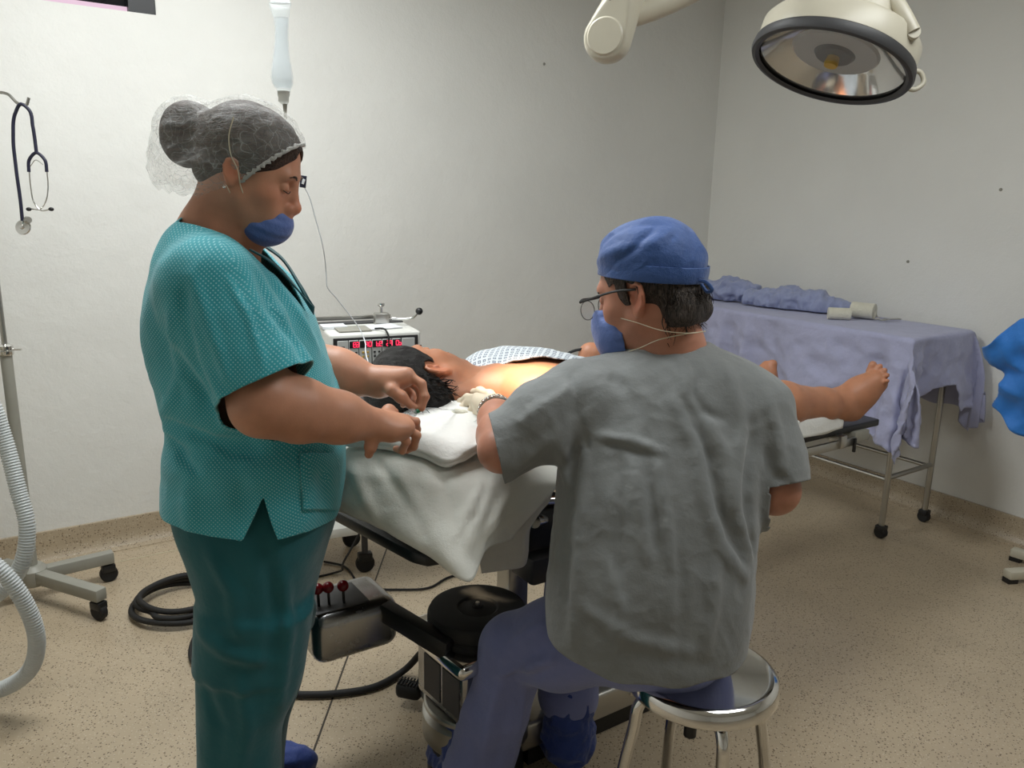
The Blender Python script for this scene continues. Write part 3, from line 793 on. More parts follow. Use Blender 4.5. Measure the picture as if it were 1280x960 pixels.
# the anaesthetic machine the hoses belong to, just outside the frame
am0 = V(-1.82, 1.80, 0); am = empty('anaesthetic_machine', am0, 'cream anaesthetic machine that the corrugated hoses plug into', 'medical machine')
RA = rot('Z', 12)
box('cabinet', am0 + EZ * .52, (.46, .40, .84), MT['cream'], am, R=RA, bevel=.015); box('worktop', am0 + EZ * .955, (.50, .44, .03), MT['white_enamel'], am, R=RA, bevel=.008)
for k in range(3): dr = box('drawer', am0 + RA @ V(0, -.203, .32 + .20 * k), (.40, .012, .17), MT['white_enamel'], am, R=RA, bevel=.004); tube('handle', [am0 + RA @ V(-.06, -.222, .36 + .20 * k), am0 + RA @ V(.06, -.222, .36 + .20 * k)], .006, MT['chrome'], dr, seg=8)
for sx in (-1, 1):
    for sy in (-1, 1): caster(am, am0 + RA @ V(sx * .18, sy * .15, 0), .045, .03, RA)
# ------------------------------------------------------------------ cables on the floor
def fl(x, y, z=0.012): return PZ(x, y, z)
cc = []
for k in range(3):
    for t in np.linspace(0, 2 * math.pi, 26)[:-1]:
        kk = k + t / 6.283
        c0 = fl(228 + 2 * kk, 755, 0.011) + EZ * (.017 * kk); ra = (.148, .172, .140, .15); cc.append(c0 + V(np.interp(kk, [0, 1, 2, 3], ra) * math.cos(t), (np.interp(kk, [0, 1, 2, 3], ra) - .015 * (kk % 1.7)) * math.sin(t), 0.004 * math.sin(3 * t + kk)))
cc = cc[4:] + [fl(262, 775), fl(243, 800), fl(240, 822), fl(262, 846), fl(310, 864), fl(365, 868), fl(420, 867), fl(470, 858), fl(505, 838, .02), fl(527, 815, .10)]
o = tube('power_hose', spline(cc, 4), 0.0100, MT['rubber'], seg=12); tag(recentre(o), 'thick black hose coiled on the floor behind the nurse', 'hose')
o = tube('cable', spline([fl(405, 702, .006), fl(425, 706, .006), fl(460, 735, .006), fl(500, 737, .006), fl(535, 735, .006), fl(560, 722, .006), fl(590, 714, .006)], 8), 0.0042, MT['rubber'], seg=8)
tag(recentre(o), 'thin black cable lying on the floor beneath the table', 'cable')
o = tube('cable', spline([P(455, 655, 2.62), P(445, 675, 2.62), P(432, 698, 2.60), fl(418, 716, .005), fl(392, 722, .005)], 8), 0.0038, MT['rubber'], seg=8)
tag(recentre(o), 'thin black cable dangling from the monitor cart', 'cable')
# ------------------------------------------------------------------ people: shared anatomy
def head_frame(o, facing_deg, pitch_deg, roll_deg=0.0, s=1.0):
    "facing 0 = +x; pitch > 0 looks down"
    return Fr(o, rot('Z', facing_deg) @ rot('Y', pitch_deg) @ rot('X', roll_deg), s)
def head(F, h, male=True, nose=1.0, ears=1.0):
    s = h.s
    def e(c, r, k=0.01, op='u', tilt=None):
        F.ell(h(c), np.array(r) * s, h.R if tilt is None else h.R @ tilt, k * s, op)
    def cn(a, b, ra, rb, k=0.01, op='u'): F.cone(h(a), h(b), ra * s, rb * s, k * s, op)
    e((-.010, 0, .045), (.098, .076, .086), 0)
    e((.030, 0, .020), (.064, .064, .080), .02)
    e((.035, 0, -.030), (.056, .052, .072), .03)
    jw = .052 if male else .047
    for t in (-1, 1):
        cn((.002, t*jw, -.042), (.066, t*.014, -.098), .019, .015, .03)
        e((.056, t*.043, -.020), (.024, .018, .020), .02)                 # cheekbone
        e((.062, t*.030, -.052), (.022, .018, .026), .02)                 # cheek
    e((.074, 0, -.100), (.017, .020, .016), .02)                           # chin
    cn((.082, -.034, .026), (.082, .034, .026), .0125, .0125, .018)        # brow
    for t in (-1, 1):
        e((.100, t*.032, .007), (.022, .019, .013), .014, 's')             # eye socket
        e((.0805, t*.032, .006), (.0125, .014, .0125), .003)               # lidded eye
        cn((.0915, t*.020, .0015), (.0855, t*.044, .0005), .0022, .0016, .003)    # lash line
    n = nose
    cn((.090, 0, .018), (.108*n, 0, -.026), .0085, .0105, .012)
    e((.110*n, 0, -.030), (.0125, .0125, .0115), .008)
    for t in (-1, 1):
        e((.100, t*.0125, -.034), (.011, .0075, .009), .006)
        e((.106, t*.007, -.043), (.005, .004, .004), .003, 's')            # nostril
    cn((.090, 0, -.058), (.086, 0, -.075), .020, .018, .02)                # muzzle
    e((.103, 0, -.0625), (.0075, .021, .0055), .005); e((.101, 0, -.073), (.008, .019, .006), .005)
    cn((.1095, -.018, -.0675), (.1095, .018, -.0675), .0016, .0016, .003, 's')
    for t in (-1, 1): ear(F, h, t, ears)
def ear(F, h, t, size=1.0):
    "outer ear at the side of the head: bowl, rim and lobe"
    s = h.s * size; o = np.array([-.012, t*.077, .002]); Rl = rot('Z', -t*24) @ rot('Y', -12)
    fe = Fr(h(o), h.R @ Rl, s)
    F.ell(fe(0, 0, 0), np.array([.019, .0065, .031]) * s, fe.R, .006 * s)
    F.ell(fe(.003, t*.007, .002), np.array([.0125, .0065, .021]) * s, fe.R, .004 * s, 's')
    rim = [fe(.016, t*.004, .010), fe(.012, t*.005, .025), fe(.000, t*.005, .0305), fe(-.012, t*.006, .026), fe(-.0185, t*.006, .010), fe(-.0170, t*.005, -.008), fe(-.009, t*.004, -.021)]
    F.chain(rim, [x * s for x in (.003, .0038, .0042, .0042, .004, .0035, .003)], .003 * s)
    F.ell(fe(-.001, t*.002, -.0275), np.array([.0085, .005, .0105]) * s, fe.R, .006 * s)       # lobe
    F.ell(fe(.0145, t*.004, -.004), np.array([.004, .0035, .007]) * s, fe.R, .004 * s)         # tragus
    F.chain([fe(-.008, t*.0035, .018), fe(-.009, t*.004, .004), fe(-.002, t*.003, -.012)], [.0028 * s] * 3, .004 * s)
def finger(F, pts, r0=.0086, r1=.0068, k=.004):
    n = len(pts); rs = list(np.linspace(r0, r1, n)); F.chain(pts, rs, k)
    if n >= 3: F.ell(pts[-2], (rs[-2] * 1.06,) * 3, None, k)
def nail(v_, f_): pass
def skin_mesh(name, fields, mat, parent, attrs=None):
    "several neighbouring fields (own resolution each) -> one body mesh"
    V_, F_ = [], []; n = 0
    for F, h in fields:
        v, f = polygonise(F, h); v = relax(v, f, 1, 0.4); V_.append(v); F_.append(f + n); n += len(v)
    v = np.concatenate(V_); f = np.concatenate(F_)
    me = mesh_from(name, v, f, attrs={k: np.clip(g(v), 0, 1) for k, g in attrs.items()} if attrs else None)
    return put(name, me, mat, parent)
def blob(X, c, r): return np.exp(-(((X - c) / r) ** 2).sum(-1))
def hair_strands(name, roots, dirs, L, r, mat, parent, seed=1, curl=0.01, grav=0.0):
    "many thin tapering locks joined as one fringe"
    rg = np.random.default_rng(seed); parts = []
    for p, d in zip(roots, dirs):
        d = unit(d); side = unit(np.cross(d, rg.normal(size=3))); l = L * rg.uniform(.6, 1.2); ph = rg.uniform(0, 6.28); q = []
        for t in np.linspace(0, 1, 7):
            q.append(p + d * l * t + side * curl * math.sin(ph + t * 5) * t - EZ * grav * t * t)
        parts.append(tube_data(q, np.linspace(r, r * .25, 7), 4))
    v, f = join_data(parts); o = put(name, mesh_from(name, v, f), mat, parent); o['kind'] = 'stuff'; return o
# ------------------------------------------------------------------ the nurse, standing in profile
NY = 1.50
nu = empty('person', P(320, 985, NY) * V(1, 1, 0), 'woman in teal dotted scrubs and hair net drawing up a syringe', 'person')
nh = head_frame(P(288, 217, 1.43) + V(.008, .070, 0), 2, 20, 0, 0.885)
F = Field(); head(F, nh, False, ears=.78)
# neck down into the collar
F.cone(nh(-.030, 0, -.03), P(268, 300, NY + .01), .052, .056, .03)
F.cone(nh(.028, 0, -.095), P(292, 312, NY + .01), .030, .045, .04)
F.cone(P(265, 300, NY + .01), P(262, 345, NY + .02), .062, .10, .04)
headF = F
# torso core and arms
def N(px, py, dy=0.0): return P(px, py, NY + dy)
A = Field()
sh = N(264, 360, -.160); el = N(333, 505, -.215); wr = N(468, 530, -.085)
A.chain([sh, sh + (el - sh) * .5, el + V(-.004, 0, .012)], [.060, .056, .051], .03)
A.chain([el, el + (wr - el) * .28, el + (wr - el) * .65, wr], [.050, .0515, .042, .0295], .03)
A.ell(el + V(-.012, 0, -.012), (.04, .04, .036), None, .03)
# near hand: knuckles over the syringe, thumb beyond it, little finger hanging
def H(px, py, dy): return N(px, py, dy)
mc = [H(508, 526, -.03), H(507, 535, -.054), H(500, 541, -.072), H(489, 544, -.088)]       # index .. little knuckles
for q, r in zip(mc, (.0125, .0125, .012, .0115)): A.cone(wr, q, .023, r, .010)
A.ell((wr + mc[1]) / 2 + V(0, 0, -.002), (.045, .032, .02), None, .02)
finger(A, [mc[0], H(520, 527, -.022), H(521, 537, -.008), H(513, 542, .002)], .0090, .0070, .003)
finger(A, [mc[1], H(521, 544, -.05), H(517, 558, -.036), H(508, 563, -.025)], .0092, .0072, .003)
finger(A, [mc[2], H(508, 552, -.068), H(503, 563, -.05), H(495, 561, -.036)], .0088, .0068, .003)
finger(A, [H(470, 541, -.090), H(466, 548, -.097), H(463.5, 558, -.098), H(461, 568, -.096)], .0115, .0082, .008)
finger(A, [H(478, 519, -.055), H(486, 514, -.03), H(493, 515, -.012)], .0120, .0085, .01)
# far arm: forearm from behind the chest to the pinching hand
el2 = N(398, 462, .10); wr2 = N(474, 478, .085)
A.chain([N(275, 350, .17), N(340, 450, .19), el2], [.058, .052, .046], .03)
A.chain([el2, el2 + (wr2 - el2) * .35, wr2], [.046, .046, .029], .03)
k0 = [H(509, 468, .080), H(508, 473, .10), H(504, 479, .117), H(499, 486, .13)]
for q, r in zip(k0, (.0135, .0132, .0125, .0115)): A.cone(wr2, q, .024, r, .015)
A.ell((wr2 + k0[0]) / 2, (.04, .03, .02), None, .02)
finger(A, [k0[0], H(527, 480, .072), H(531, 496, .062), H(527, 510, .056)], .0102, .0078)
finger(A, [k0[1], H(524, 486, .098), H(527, 500, .09), H(521, 510, .078)], .010, .0078)
finger(A, [k0[2], H(516, 494, .12), H(514, 504, .10), H(508, 505, .09)], .0098, .0075)
finger(A, [k0[3], H(508, 500, .13), H(504, 506, .115)], .009, .007)
finger(A, [H(482, 481, .062), H(490, 488, .048), H(501, 496, .047), H(516, 509, .053)], .0125, .0085, .01)
# trunk and legs under the clothes, so that the figure is whole
B = Field()
B.chain([N(262, 345, .0), N(285, 440, .0), N(310, 560, 0), N(312, 640, 0)], [.085, .09, .085, .075], .03)
for t, x, x2 in ((-.07, 318, 300), (.085, 325, 320)):
    B.chain([N(x, 660, t), N(x, 820, t), N(x2, 1060, t)], [.065, .05, .04], .02)
    B.cone(N(x2, 1080, t), N(x2, 1080, t) + V(.14, 0, -.03), .035, .028, .03)
flush = lambda X: 0.8 * sum(blob(X, nh(c), .02) for c in ((.06, -.045, -.02), (-.012, -.08, 0), (.112, 0, -.03))) + 0.0
skin_mesh('body', [(headF, .0026), (A, .0028), (B, .011)], MT['skin_n'], nu, {'flush': flush, 'stubble': lambda X: 0 * X[:, 0]})
# brows and lashes
for t in (-1, 1):
    tube('eyebrow', spline([nh(.0985, t*.014, .026), nh(.0985, t*.030, .032), nh(.0915, t*.046, .028)], 6), [.0016] * 4 + [.0020] * 5 + [.0010] * 4, MT['hair_n'], nu, seg=6)
    tube('eyelash', spline([nh(.0945, t*.020, .0005), nh(.0955, t*.032, -.0035), nh(.087, t*.046, -.0005)], 6), [.001] * 13, MT['hair_n'], nu, seg=5)
# hair: swept back into a high bun
Fh = Field(); s = nh.s
Fh.ell(nh(-.012, 0, .052), np.array([.107, .083, .090]) * s, nh.R, 0)
Fh.cone(nh(-.062, -.012, -.012), nh(-.062, .012, -.012), .036, .036, .04)
bun = N(238, 163, .02)
Fh.ell(bun, (.052, .05, .052), None, .02); Fh.ell(N(232, 178, .02), (.04, .04, .045), None, .02)
def hairline(v):
    L = nh.loc(v); x, y, z = L[:, 0], np.abs(L[:, 1]), L[:, 2]
    return np.maximum(np.maximum(x - (.056 + .70 * (z - .02)) , x - .088 - 0*z) * 1.0, -(z + .048)) 
shell('hair', Fh, .004, MT['hair_n'], nu, [hairline], .006, disp=lambda v: .0016 * wav(v, 4, 120, 2, (0.3, 1, 1)))
# bouffant net over hair and bun
MT['net'] = clear('sheer_white_nonwoven', srgb(232, 234, 232), .5, .7, 0, .5, 110)
def net_alpha(m):
    v = m.n('ShaderNodeTexVoronoi', feature='DISTANCE_TO_EDGE'); v.inputs['Scale'].default_value = 55; 
    mp = m.n('ShaderNodeMapping'); m.l(m.obj(), mp.inputs[0]); nz = m.n('ShaderNodeTexNoise'); nz.inputs['Scale'].default_value = 14
    m.l(m.obj(), nz.inputs['Vector']); mm = m.n('ShaderNodeVectorMath', operation='SCALE'); mm.inputs[3].default_value = .10; m.l(nz.outputs['Color'], mm.inputs[0])
    ad = m.n('ShaderNodeVectorMath', operation='ADD'); m.l(mp.outputs[0], ad.inputs[0]); m.l(mm.outputs[0], ad.inputs[1]); m.l(ad.outputs[0], v.inputs['Vector'])
    cr = m.ramp(v.outputs['Distance'], [(0.0, (1, 1, 1, 1)), (0.055, (0, 0, 0, 1))])
    a = m.math('ADD', m.math('MULTIPLY', cr, .16), m.math('MULTIPLY', m.noise(40, 5, rough=.7), .42)); m.l(m.math('ADD', a, -.035), m.b.inputs['Alpha'])
net_alpha(MT['net'])
Fc = Field()
Fc.ell(nh(-.012, 0, .056), np.array([.111, .088, .094]) * s, nh.R, 0)
Fc.ell(bun, (.060, .058, .058), None, .03); Fc.ell(N(231, 190, .015), (.052, .068, .062), None, .03)
Fc.ell(N(228, 214, .01), (.048, .074, .052), None, .03); Fc.ell(N(246, 222, .0), (.05, .082, .04), None, .03)
Fc.ell(nh(-.052, 0, -.012), np.array([.056, .080, .050]) * s, nh.R, .03)
def capline(v):
    L = nh.loc(v); x, y, z = L[:, 0], np.abs(L[:, 1]), L[:, 2]
    edge = x - (.018 + .72 * (z - .0)) + .003 * np.sin(L[:, 2] * 320)
    low = -(z + .060 + .02 * np.clip(-x * 10, 0, 1.4)) + .004 * np.sin(x * 220)
    return np.maximum(edge, low)
net = shell('hair_net', Fc, .0032, MT['net'].m, nu, [capline], 0, disp=lambda v: (1 - np.abs(wav(v, 8, 55, 2, (.6, 1, 1)))) * .0055 - .002 + .0012 * wav(v, 2, 190, 1))
# gathered elastic edge of the net
pts = []
for z in np.linspace(-.050, .098, 40):
    x = .018 + .72 * z
    y = .091 * math.sqrt(max(.004, 1 - ((x + .012) / .113) ** 2 - ((z - .056) / .096) ** 2)) + .002
    pts.append(nh(x + .002 * math.sin(z * 600), -y, z))
MT['elastic'] = cloth('white_elastic', srgb(214, 214, 210), wr=1.0, fine=200)
tube('elastic_band', pts, [.0034 + .0014 * math.sin(i * 2.6) for i in range(40)], MT['elastic'], net, seg=8)
# mask pulled under the nose
Fm = Field()
Fm.ell(nh(.050, 0, -.084), np.array([.060, .053, .048]) * s, nh.R, 0); Fm.ell(nh(.080, 0, -.072), np.array([.037, .034, .034]) * s, nh.R, .02)
for i, zz in enumerate((-.058, -.076, -.094)):
    Fm.fold([nh(.000, -.052, zz - .004), nh(.05, -.056, zz), nh(.10, -.025, zz - .004), nh(.117, 0, zz)], .006, -.003)
Fm.fold([nh(.028, -.06, -.045), nh(.035, -.06, -.075), nh(.03, -.055, -.10)], .006, -.004); Fm.fold([nh(.016, -.06, -.045), nh(.02, -.06, -.075)], .005, .004)
def maskcut(v):
    L = nh.loc(v); x, y, z = L[:, 0], np.abs(L[:, 1]), L[:, 2]
    return np.maximum(np.maximum(z + .034 + .16 * np.clip(.060 - x, 0, 1) - .003 * np.sin(x * 160), .014 - x + .0 * z), -(z + .135))
mk = shell('face_mask', Fm, .003, MT['mask'], nu, [maskcut], .002)
tube('mask_loop', spline([nh(.028, -.058, -.046), nh(.012, -.072, -.020), nh(.000, -.083, .010), nh(-.016, -.086, .028), nh(-.030, -.090, .060), nh(-.035, -.082, .100)], 6), .0010, MT['tape'], mk, seg=5)
tube('mask_loop', spline([nh(.014, -.056, -.066), nh(-.004, -.070, -.040), nh(-.012, -.080, -.028)], 6), .0010, MT['tape'], mk, seg=5)
F_ = Field(); F_.ell(nh(-.012, -.088, -.032), (.003,) * 3); v, f = polygonise(F_, .0008); put('earring', mesh_from('earring', v, f), MT['chrome'], nu)
# scrub top
rows = [(266, 234, 258, .058), (285, 214, 290, .088), (305, 202, 318, .112), (335, 190, 350, .155), (380, 180, 384, .188), (420, 180, 400, .180), (460, 189, 413, .175), (500, 200, 425, .172), (528, 209, 430, .170), (560, 206, 431, .180), (600, 202, 430, .190), (640, 204, 424, .192), (672, 212, 418, .190)]
def loft_rows(rows, Yc):
    st = []
    for py, a, b, ry in rows:
        yc = Yc if not callable(Yc) else Yc(py)
        p, q = P(a, py, yc), P(b, py, yc); ma, mb = p[0] / yc, q[0] / yc; rx = (q[0] - p[0]) / 2; cx = (p[0] + q[0]) / 2
        for _ in range(30):                     # ellipse whose outline just touches both sight lines
            sa, sb = math.sqrt(rx * rx + (ma * ry) ** 2), math.sqrt(rx * rx + (mb * ry) ** 2)
            err = (q[0] - p[0]) - sa - sb; rx = max(.02, rx + err * .5); cx = p[0] + sa
        st.append(((p[2] + q[2]) / 2, cx, yc, rx, ry))
    return st
Ft = Field(); Ft.loft(loft_rows(rows, NY), 2.25, 0); trunk = Ft.p[0][0]
hem_c = N(333, 482, -.205)
Ft.chain([N(258, 338, -.09), sh + V(0, -.005, 0), sh + (hem_c - sh) * .5, hem_c, hem_c + unit(hem_c - sh) * .05], [.066, .073, .075, .073, .074], .045)
Ft.chain([N(262, 335, .09), N(275, 350, .165), N(335, 440, .19), N(352, 470, .19)], [.072, .078, .072, .072], .045)
def surf_pt(F, px, py, y0=1.15, y1=1.75):
    ys = np.linspace(y0, y1, 121); X = np.array([P(px, py, y) for y in (y0, y1)]); X = (X[0] + (X[1] - X[0]) * np.linspace(0, 1, 121)[:, None]).astype(np.float32)
    hit = np.nonzero(F.ev(X) < 0)[0]
    return X[max(0, hit[0] - 1)].astype(float) if len(hit) else None
def surf_line(F, l, y0=1.15, y1=1.75, m=6):
    "a line drawn over the surface: densely sampled so that it hugs the curve"
    l = np.array([q[:2] for q in l], float); out = []
    for a, b in zip(l[:-1], l[1:]):
        for t in np.linspace(0, 1, m)[:-1]:
            q = surf_pt(F, *(a + (b - a) * t), y0, y1)
            if q is not None: out.append(q)
    q = surf_pt(F, *l[-1], y0, y1)
    if q is not None: out.append(q)
    return out
_G = Field(); _G.p = list(Ft.p)
def FN(l, w, a): Ft.fold(surf_line(_G, l), w, a * 1.6)
FN([(204, 524), (230, 534), (262, 548), (300, 556), (340, 556), (384, 552), (424, 538)], .009, -.011)
FN([(206, 510), (250, 520), (300, 530), (350, 535), (420, 520)], .030, .008); FN([(206, 580), (260, 590), (320, 592), (380, 588), (424, 578)], .034, .008)
FN([(262, 548), (290, 566), (312, 568), (322, 562)], .007, -.008); FN([(206, 536), (222, 548), (245, 556)], .008, .007)
FN([(214, 545), (232, 575), (250, 590)], .010, -.006); FN([(404, 560), (398, 600), (404, 640)], .010, -.004)
FN([(228, 360, -.22), (230, 400, -.21), (240, 450, -.19), (262, 492, -.18)], .010, -.012)
FN([(210, 390, -.16), (222, 440, -.17), (245, 500, -.17)], .014, .008)
FN([(322, 345, -.20), (344, 390, -.20), (372, 430, -.16), (385, 458, -.12)], .011, -.012)
FN([(345, 352, -.17), (372, 390, -.15), (395, 430, -.10)], .014, .007)
FN([(286, 350, -.27), (312, 400, -.275), (330, 460, -.28)], .006, .004)
FN([(240, 345, -.24), (262, 410, -.27), (285, 480, -.27)], .010, .005)
FN([(262, 470, -.18), (285, 508, -.18), (330, 525, -.175)], .010, .008)
FN([(225, 470, -.16), (215, 500, -.13), (205, 520, -.1)], .010, .008)
FN([(300, 590, -.19), (306, 630, -.19), (300, 660, -.19)], .016, -.005)
FN([(240, 590, -.17), (235, 630, -.17), (240, 660, -.17)], .018, .005)
ax = unit(hem_c - sh)
def t_cuts():
    nfr = N(312, 303, -.02)
    def neck(v):
        a = N(233, 266, 0); b = N(318, 306, 0); d = unit(b - a); up = V(-d[2], 0, d[0])
        na = unit(nh(-.03, 0, -.03) - N(266, 320, .01)); w0 = v - N(266, 320, .01); rr = np.linalg.norm(w0 - (w0 @ na)[:, None] * na, axis=1)
        return np.minimum((v - a) @ up + .004, .098 - rr)
    def vneck(v):
        # a V opening running down the chest
        a = N(312, 300, 0); b = N(392, 386, 0); d = unit(b - a); t = np.clip(((v - a) @ d) / np.linalg.norm(b - a), -.3, 1.0)
        front = (v - a) @ V(-d[2], 0, d[0])
        return np.where((front > -.055) & (t < 1.0), (1 - t) * .062 - np.abs(v[:, 1] - NY), -1)
    def sleeve(v):
        w_ = (v - hem_c) @ ax
        r = np.linalg.norm((v - hem_c) - w_[:, None] * ax, axis=1)
        return np.where((v[:, 1] < NY - .10) & (r < .11) & (trunk(v) > .020), w_ - .004 * np.sin(v[:, 0] * 30), -1)
    ax2 = unit(N(352, 470, .19) - N(275, 350, .165)); h2 = N(346, 462, .19)
    def sleeve2(v):
        w_ = (v - h2) @ ax2; r = np.linalg.norm((v - h2) - w_[:, None] * ax2, axis=1)
        return np.where((v[:, 1] > NY + .12) & (r < .11) & (trunk(v) > .010), w_, -1)
    z_b, z_f = N(205, 641, 0), N(425, 652, 0)
    def hem(v):
        t = np.clip((v[:, 0] - z_b[0]) / (z_f[0] - z_b[0]), 0, 1)
        py = np.interp(t, [0, .15, .42, .47, .6, .62, .8, 1], [634, 652, 668, 671, 674, 675, 670, 652])
        dy_ = .19 * np.sqrt(np.clip(1 - (2 * t - 1) ** 2, 0, 1)); dy_ = np.where(v[:, 1] < NY, dy_, .05)
        zA = np.interp(py, [620, 690], [N(320, 620, 0)[2], N(320, 690, 0)[2]]); zB = np.interp(py, [620, 690], [N(320, 620, -.19)[2], N(320, 690, -.19)[2]]); zz = zA + (zB - zA) * dy_ / .19
        slit = np.where(v[:, 1] < NY, np.interp(v[:, 0], [N(302, 660, -.19)[0], N(326, 620, -.19)[0], N(342, 672, -.19)[0]], [0, 1, 0]), 0)
        top = zz + slit * (N(326, 617, -.19)[2] - N(326, 672, -.19)[2])
        return top - v[:, 2]
    return [neck, vneck, sleeve, sleeve2, hem]
top = shell('scrub_top', Ft, .0046, MT['teal_dots'], nu, t_cuts(), .003, disp=lambda v: .0022 * wav(v, 31, 34, 2) + .0011 * (1 - np.abs(wav(v, 33, 80, 1))))
# V-neck band and patch pocket
a, b = N(312, 300, 0), N(392, 386, 0)
for t in (-1, 1):
    rowsb = [[a + (b - a) * .14 + V(.0, t * .055, .004), a + (b - a) * .35 + V(.004, t * .044, .012), a + (b - a) * .7 + V(.004, t * .022, .008), b + V(.001, t * .002, .004)],
             [a + (b - a) * .14 + V(.0, t * .040, .002), a + (b - a) * .35 + V(.006, t * .030, .010), a + (b - a) * .7 + V(.004, t * .010, .006), b + V(.0, 0, -.012)]]
    patch('neck_band', rowsb, MT['teal_trim'], top, m=8, thick=.003)
def on_torso(px, py, out=.002):
    # the point of the near flank seen at px, py
    lo_, hi_ = NY - .30, NY
    for _ in range(24):
        m_ = (lo_ + hi_) / 2
        if float(Ft.ev(P(px, py, m_)[None].astype(np.float32))[0]) > 0: lo_ = m_
        else: hi_ = m_
    return P(px, py, lo_ - out)
pk = [[on_torso(374 + (x / 4) * (422 - 374 - (0 if y < 5 else 4)) + y * .8, 566 + y * 14.2, .003) for x in range(5)] for y in range(6)]
pk[0] = [on_torso(374 + x * 11.2, 566, .004) for x in range(5)]
patch('pocket', pk, MT['teal_dots'], top, m=6, thick=.003, off=-1)
# trousers
Fp = Field()
tr = [(545, 214, 420, .150), (585, 212, 422, .155), (610, 212, 424, .160), (650, 220, 420, .165), (690, 236, 408, .162), (730, 248, 398, .158), (770, 250, 390, .155), (800, 247, 386, .155)]
Fp.loft(loft_rows(tr, NY), 2.4, 0)
def leg(lst, dy, ry):
    Fp.loft(loft_rows([(py, a_, b_, ry) for py, a_, b_ in lst], NY + dy), 2.2, .03)
leg([(760, 250, 392), (800, 246, 386), (860, 243, 374), (900, 244, 356), (960, 246, 352), (1030, 248, 352), (1110, 252, 350)], -.075, .082)
leg([(760, 262, 392), (800, 264, 386), (860, 268, 376), (900, 276, 362), (960, 282, 356), (1030, 286, 356), (1055, 287, 356)], .085, .078)
_G2 = Field(); _G2.p = list(Fp.p)
def FP(l, w, a): Fp.fold(surf_line(_G2, l), w, a * 1.25)
FP([(262, 690, -.12), (290, 740, -.15), (300, 800, -.15)], .014, .007); FP([(330, 680, -.17), (345, 760, -.16), (335, 840, -.15)], .012, -.008)
FP([(250, 790, -.10), (290, 820, -.15), (340, 830, -.15)], .014, .008); FP([(355, 720, -.15), (362, 800, -.14), (350, 880, -.13)], .012, .009)
FP([(256, 860, -.12), (275, 910, -.15), (270, 960, -.15)], .013, -.007); FP([(300, 850, -.16), (310, 910, -.16), (300, 970, -.16)], .014, .008)
shell('trousers', Fp, .006, MT['green_pants'], nu, [lambda v: .03 - v[:, 2], lambda v: v[:, 2] - N(320, 560, 0)[2]], .004, disp=lambda v: .002 * wav(v, 41, 30, 2))
# shoes under blue covers
def shoe_cover(name, heel, toe, w_, parent, seed, hgt=.05):
    F = Field(); d = unit(toe - heel); L = np.linalg.norm(toe - heel)
    Rm = np.stack([d, np.cross(EZ, d), EZ], 1)
    F.ell(heel + d * L * .22 + EZ * .045, (L * .30, w_ * .92, .05), Rm, 0); F.ell(heel + d * L * .62 + EZ * .036, (L * .42, w_, hgt * .85), Rm, .03)
    F.cone(heel + d * L * .2 + EZ * .05, heel + d * L * .22 + EZ * .11, .045, .042, .03)
    v, f = polygonise(F, .005); n = normals(v, f); v = v + n * ((1 - np.abs(wav(v, seed, 60, 2))) * .010 - .004)[:, None]
    v[:, 2] = np.maximum(v[:, 2], .002 + 0 * v[:, 2]); return put(name, mesh_from(name, v, f), MT['blue_cover'], parent)
fz = PZ(386, 956, .03); shoe_cover('shoe_cover', V(fz[0] - .235, fz[1] + .0, 0), V(fz[0] + .01, fz[1], 0), .048, nu, 3)
shoe_cover('shoe_cover', V(fz[0] - .28, NY - .08, 0), V(fz[0] - .045, NY - .09, 0), .046, nu, 5)
# ------------------------------------------------------------------ the doctor, seated with his back to us
dc = empty('person', PZ(885, 840, .0) * V(1, 1, 0), 'man in grey scrub top and blue cap seated on the steel stool', 'person')
dh0 = head_frame((0, 0, 0), 148, 12, 0, 0.98)
dh = Fr(P(797, 373, 1.53) - dh0.R @ (np.array([-.012, .080, .002]) * .98), dh0.R, .98)
F = Field(); head(F, dh, True)
ncol = P(838, 445, 1.60)
F.cone(dh(-.035, 0, -.03), ncol, .060, .064, .03); F.cone(dh(.02, 0, -.09), ncol + V(-.05, .03, -.02), .03, .05, .04)
F.cone(ncol, ncol + V(0, -.02, -.08), .066, .10, .04)
A = Field()
shL, elL, wrL = P(728, 492, 1.56), P(628, 560, 1.50), P(619, 511, 1.72)
A.chain([shL, (shL + elL) / 2, elL], [.056, .047, .036], .03); A.ell(elL + V(-.006, -.004, -.008), (.034, .036, .032), None, .02)
A.chain([elL, elL + (wrL - elL) * .3, elL + (wrL - elL) * .7, wrL], [.037, .040, .034, .027], .04)
shR_, elR, wrR = P(945, 492, 1.57), P(968, 612, 1.50), P(830, 570, 1.74)
A.chain([shR_, (shR_ + elR) / 2, elR], [.046, .046, .043], .03); A.chain([elR, elR + (wrR - elR) * .4, wrR], [.045, .043, .028], .03)
B = Field()
B.chain([P(838, 500, 1.59), P(825, 640, 1.50), P(815, 800, 1.46)], [.10, .105, .10], .05)
hipL, knL, anL = P(775, 796, 1.52), P(644, 808, 1.60), V(-.060, 1.62, .09)
hipR, knR, anR = P(840, 800, 1.52), V(.17, 1.93, .50), V(.155, 1.75, .13)
for h_, k_, a_ in ((hipL, knL, anL), (hipR, knR, anR)):
    B.chain([h_, k_, a_], [.07, .052, .038], .03); B.cone(a_, a_ + V(-.03, .12, -.05), .035, .028, .02)
flush = lambda X: 0.9 * blob(X, dh(-.014, .085, 0), .03)
skin_mesh('body', [(F, .0026), (A, .003), (B, .011)], MT['skin_d'], dc, {'flush': flush, 'stubble': lambda X: 0 * X[:, 0]})
for t in (-1, 1):
    tube('eyebrow', spline([dh(.094, t*.012, .022), dh(.0945, t*.030, .029), dh(.086, t*.048, .022)], 6), [.003] * 9 + [.002] * 4, MT['hair_d'], dc, seg=6)
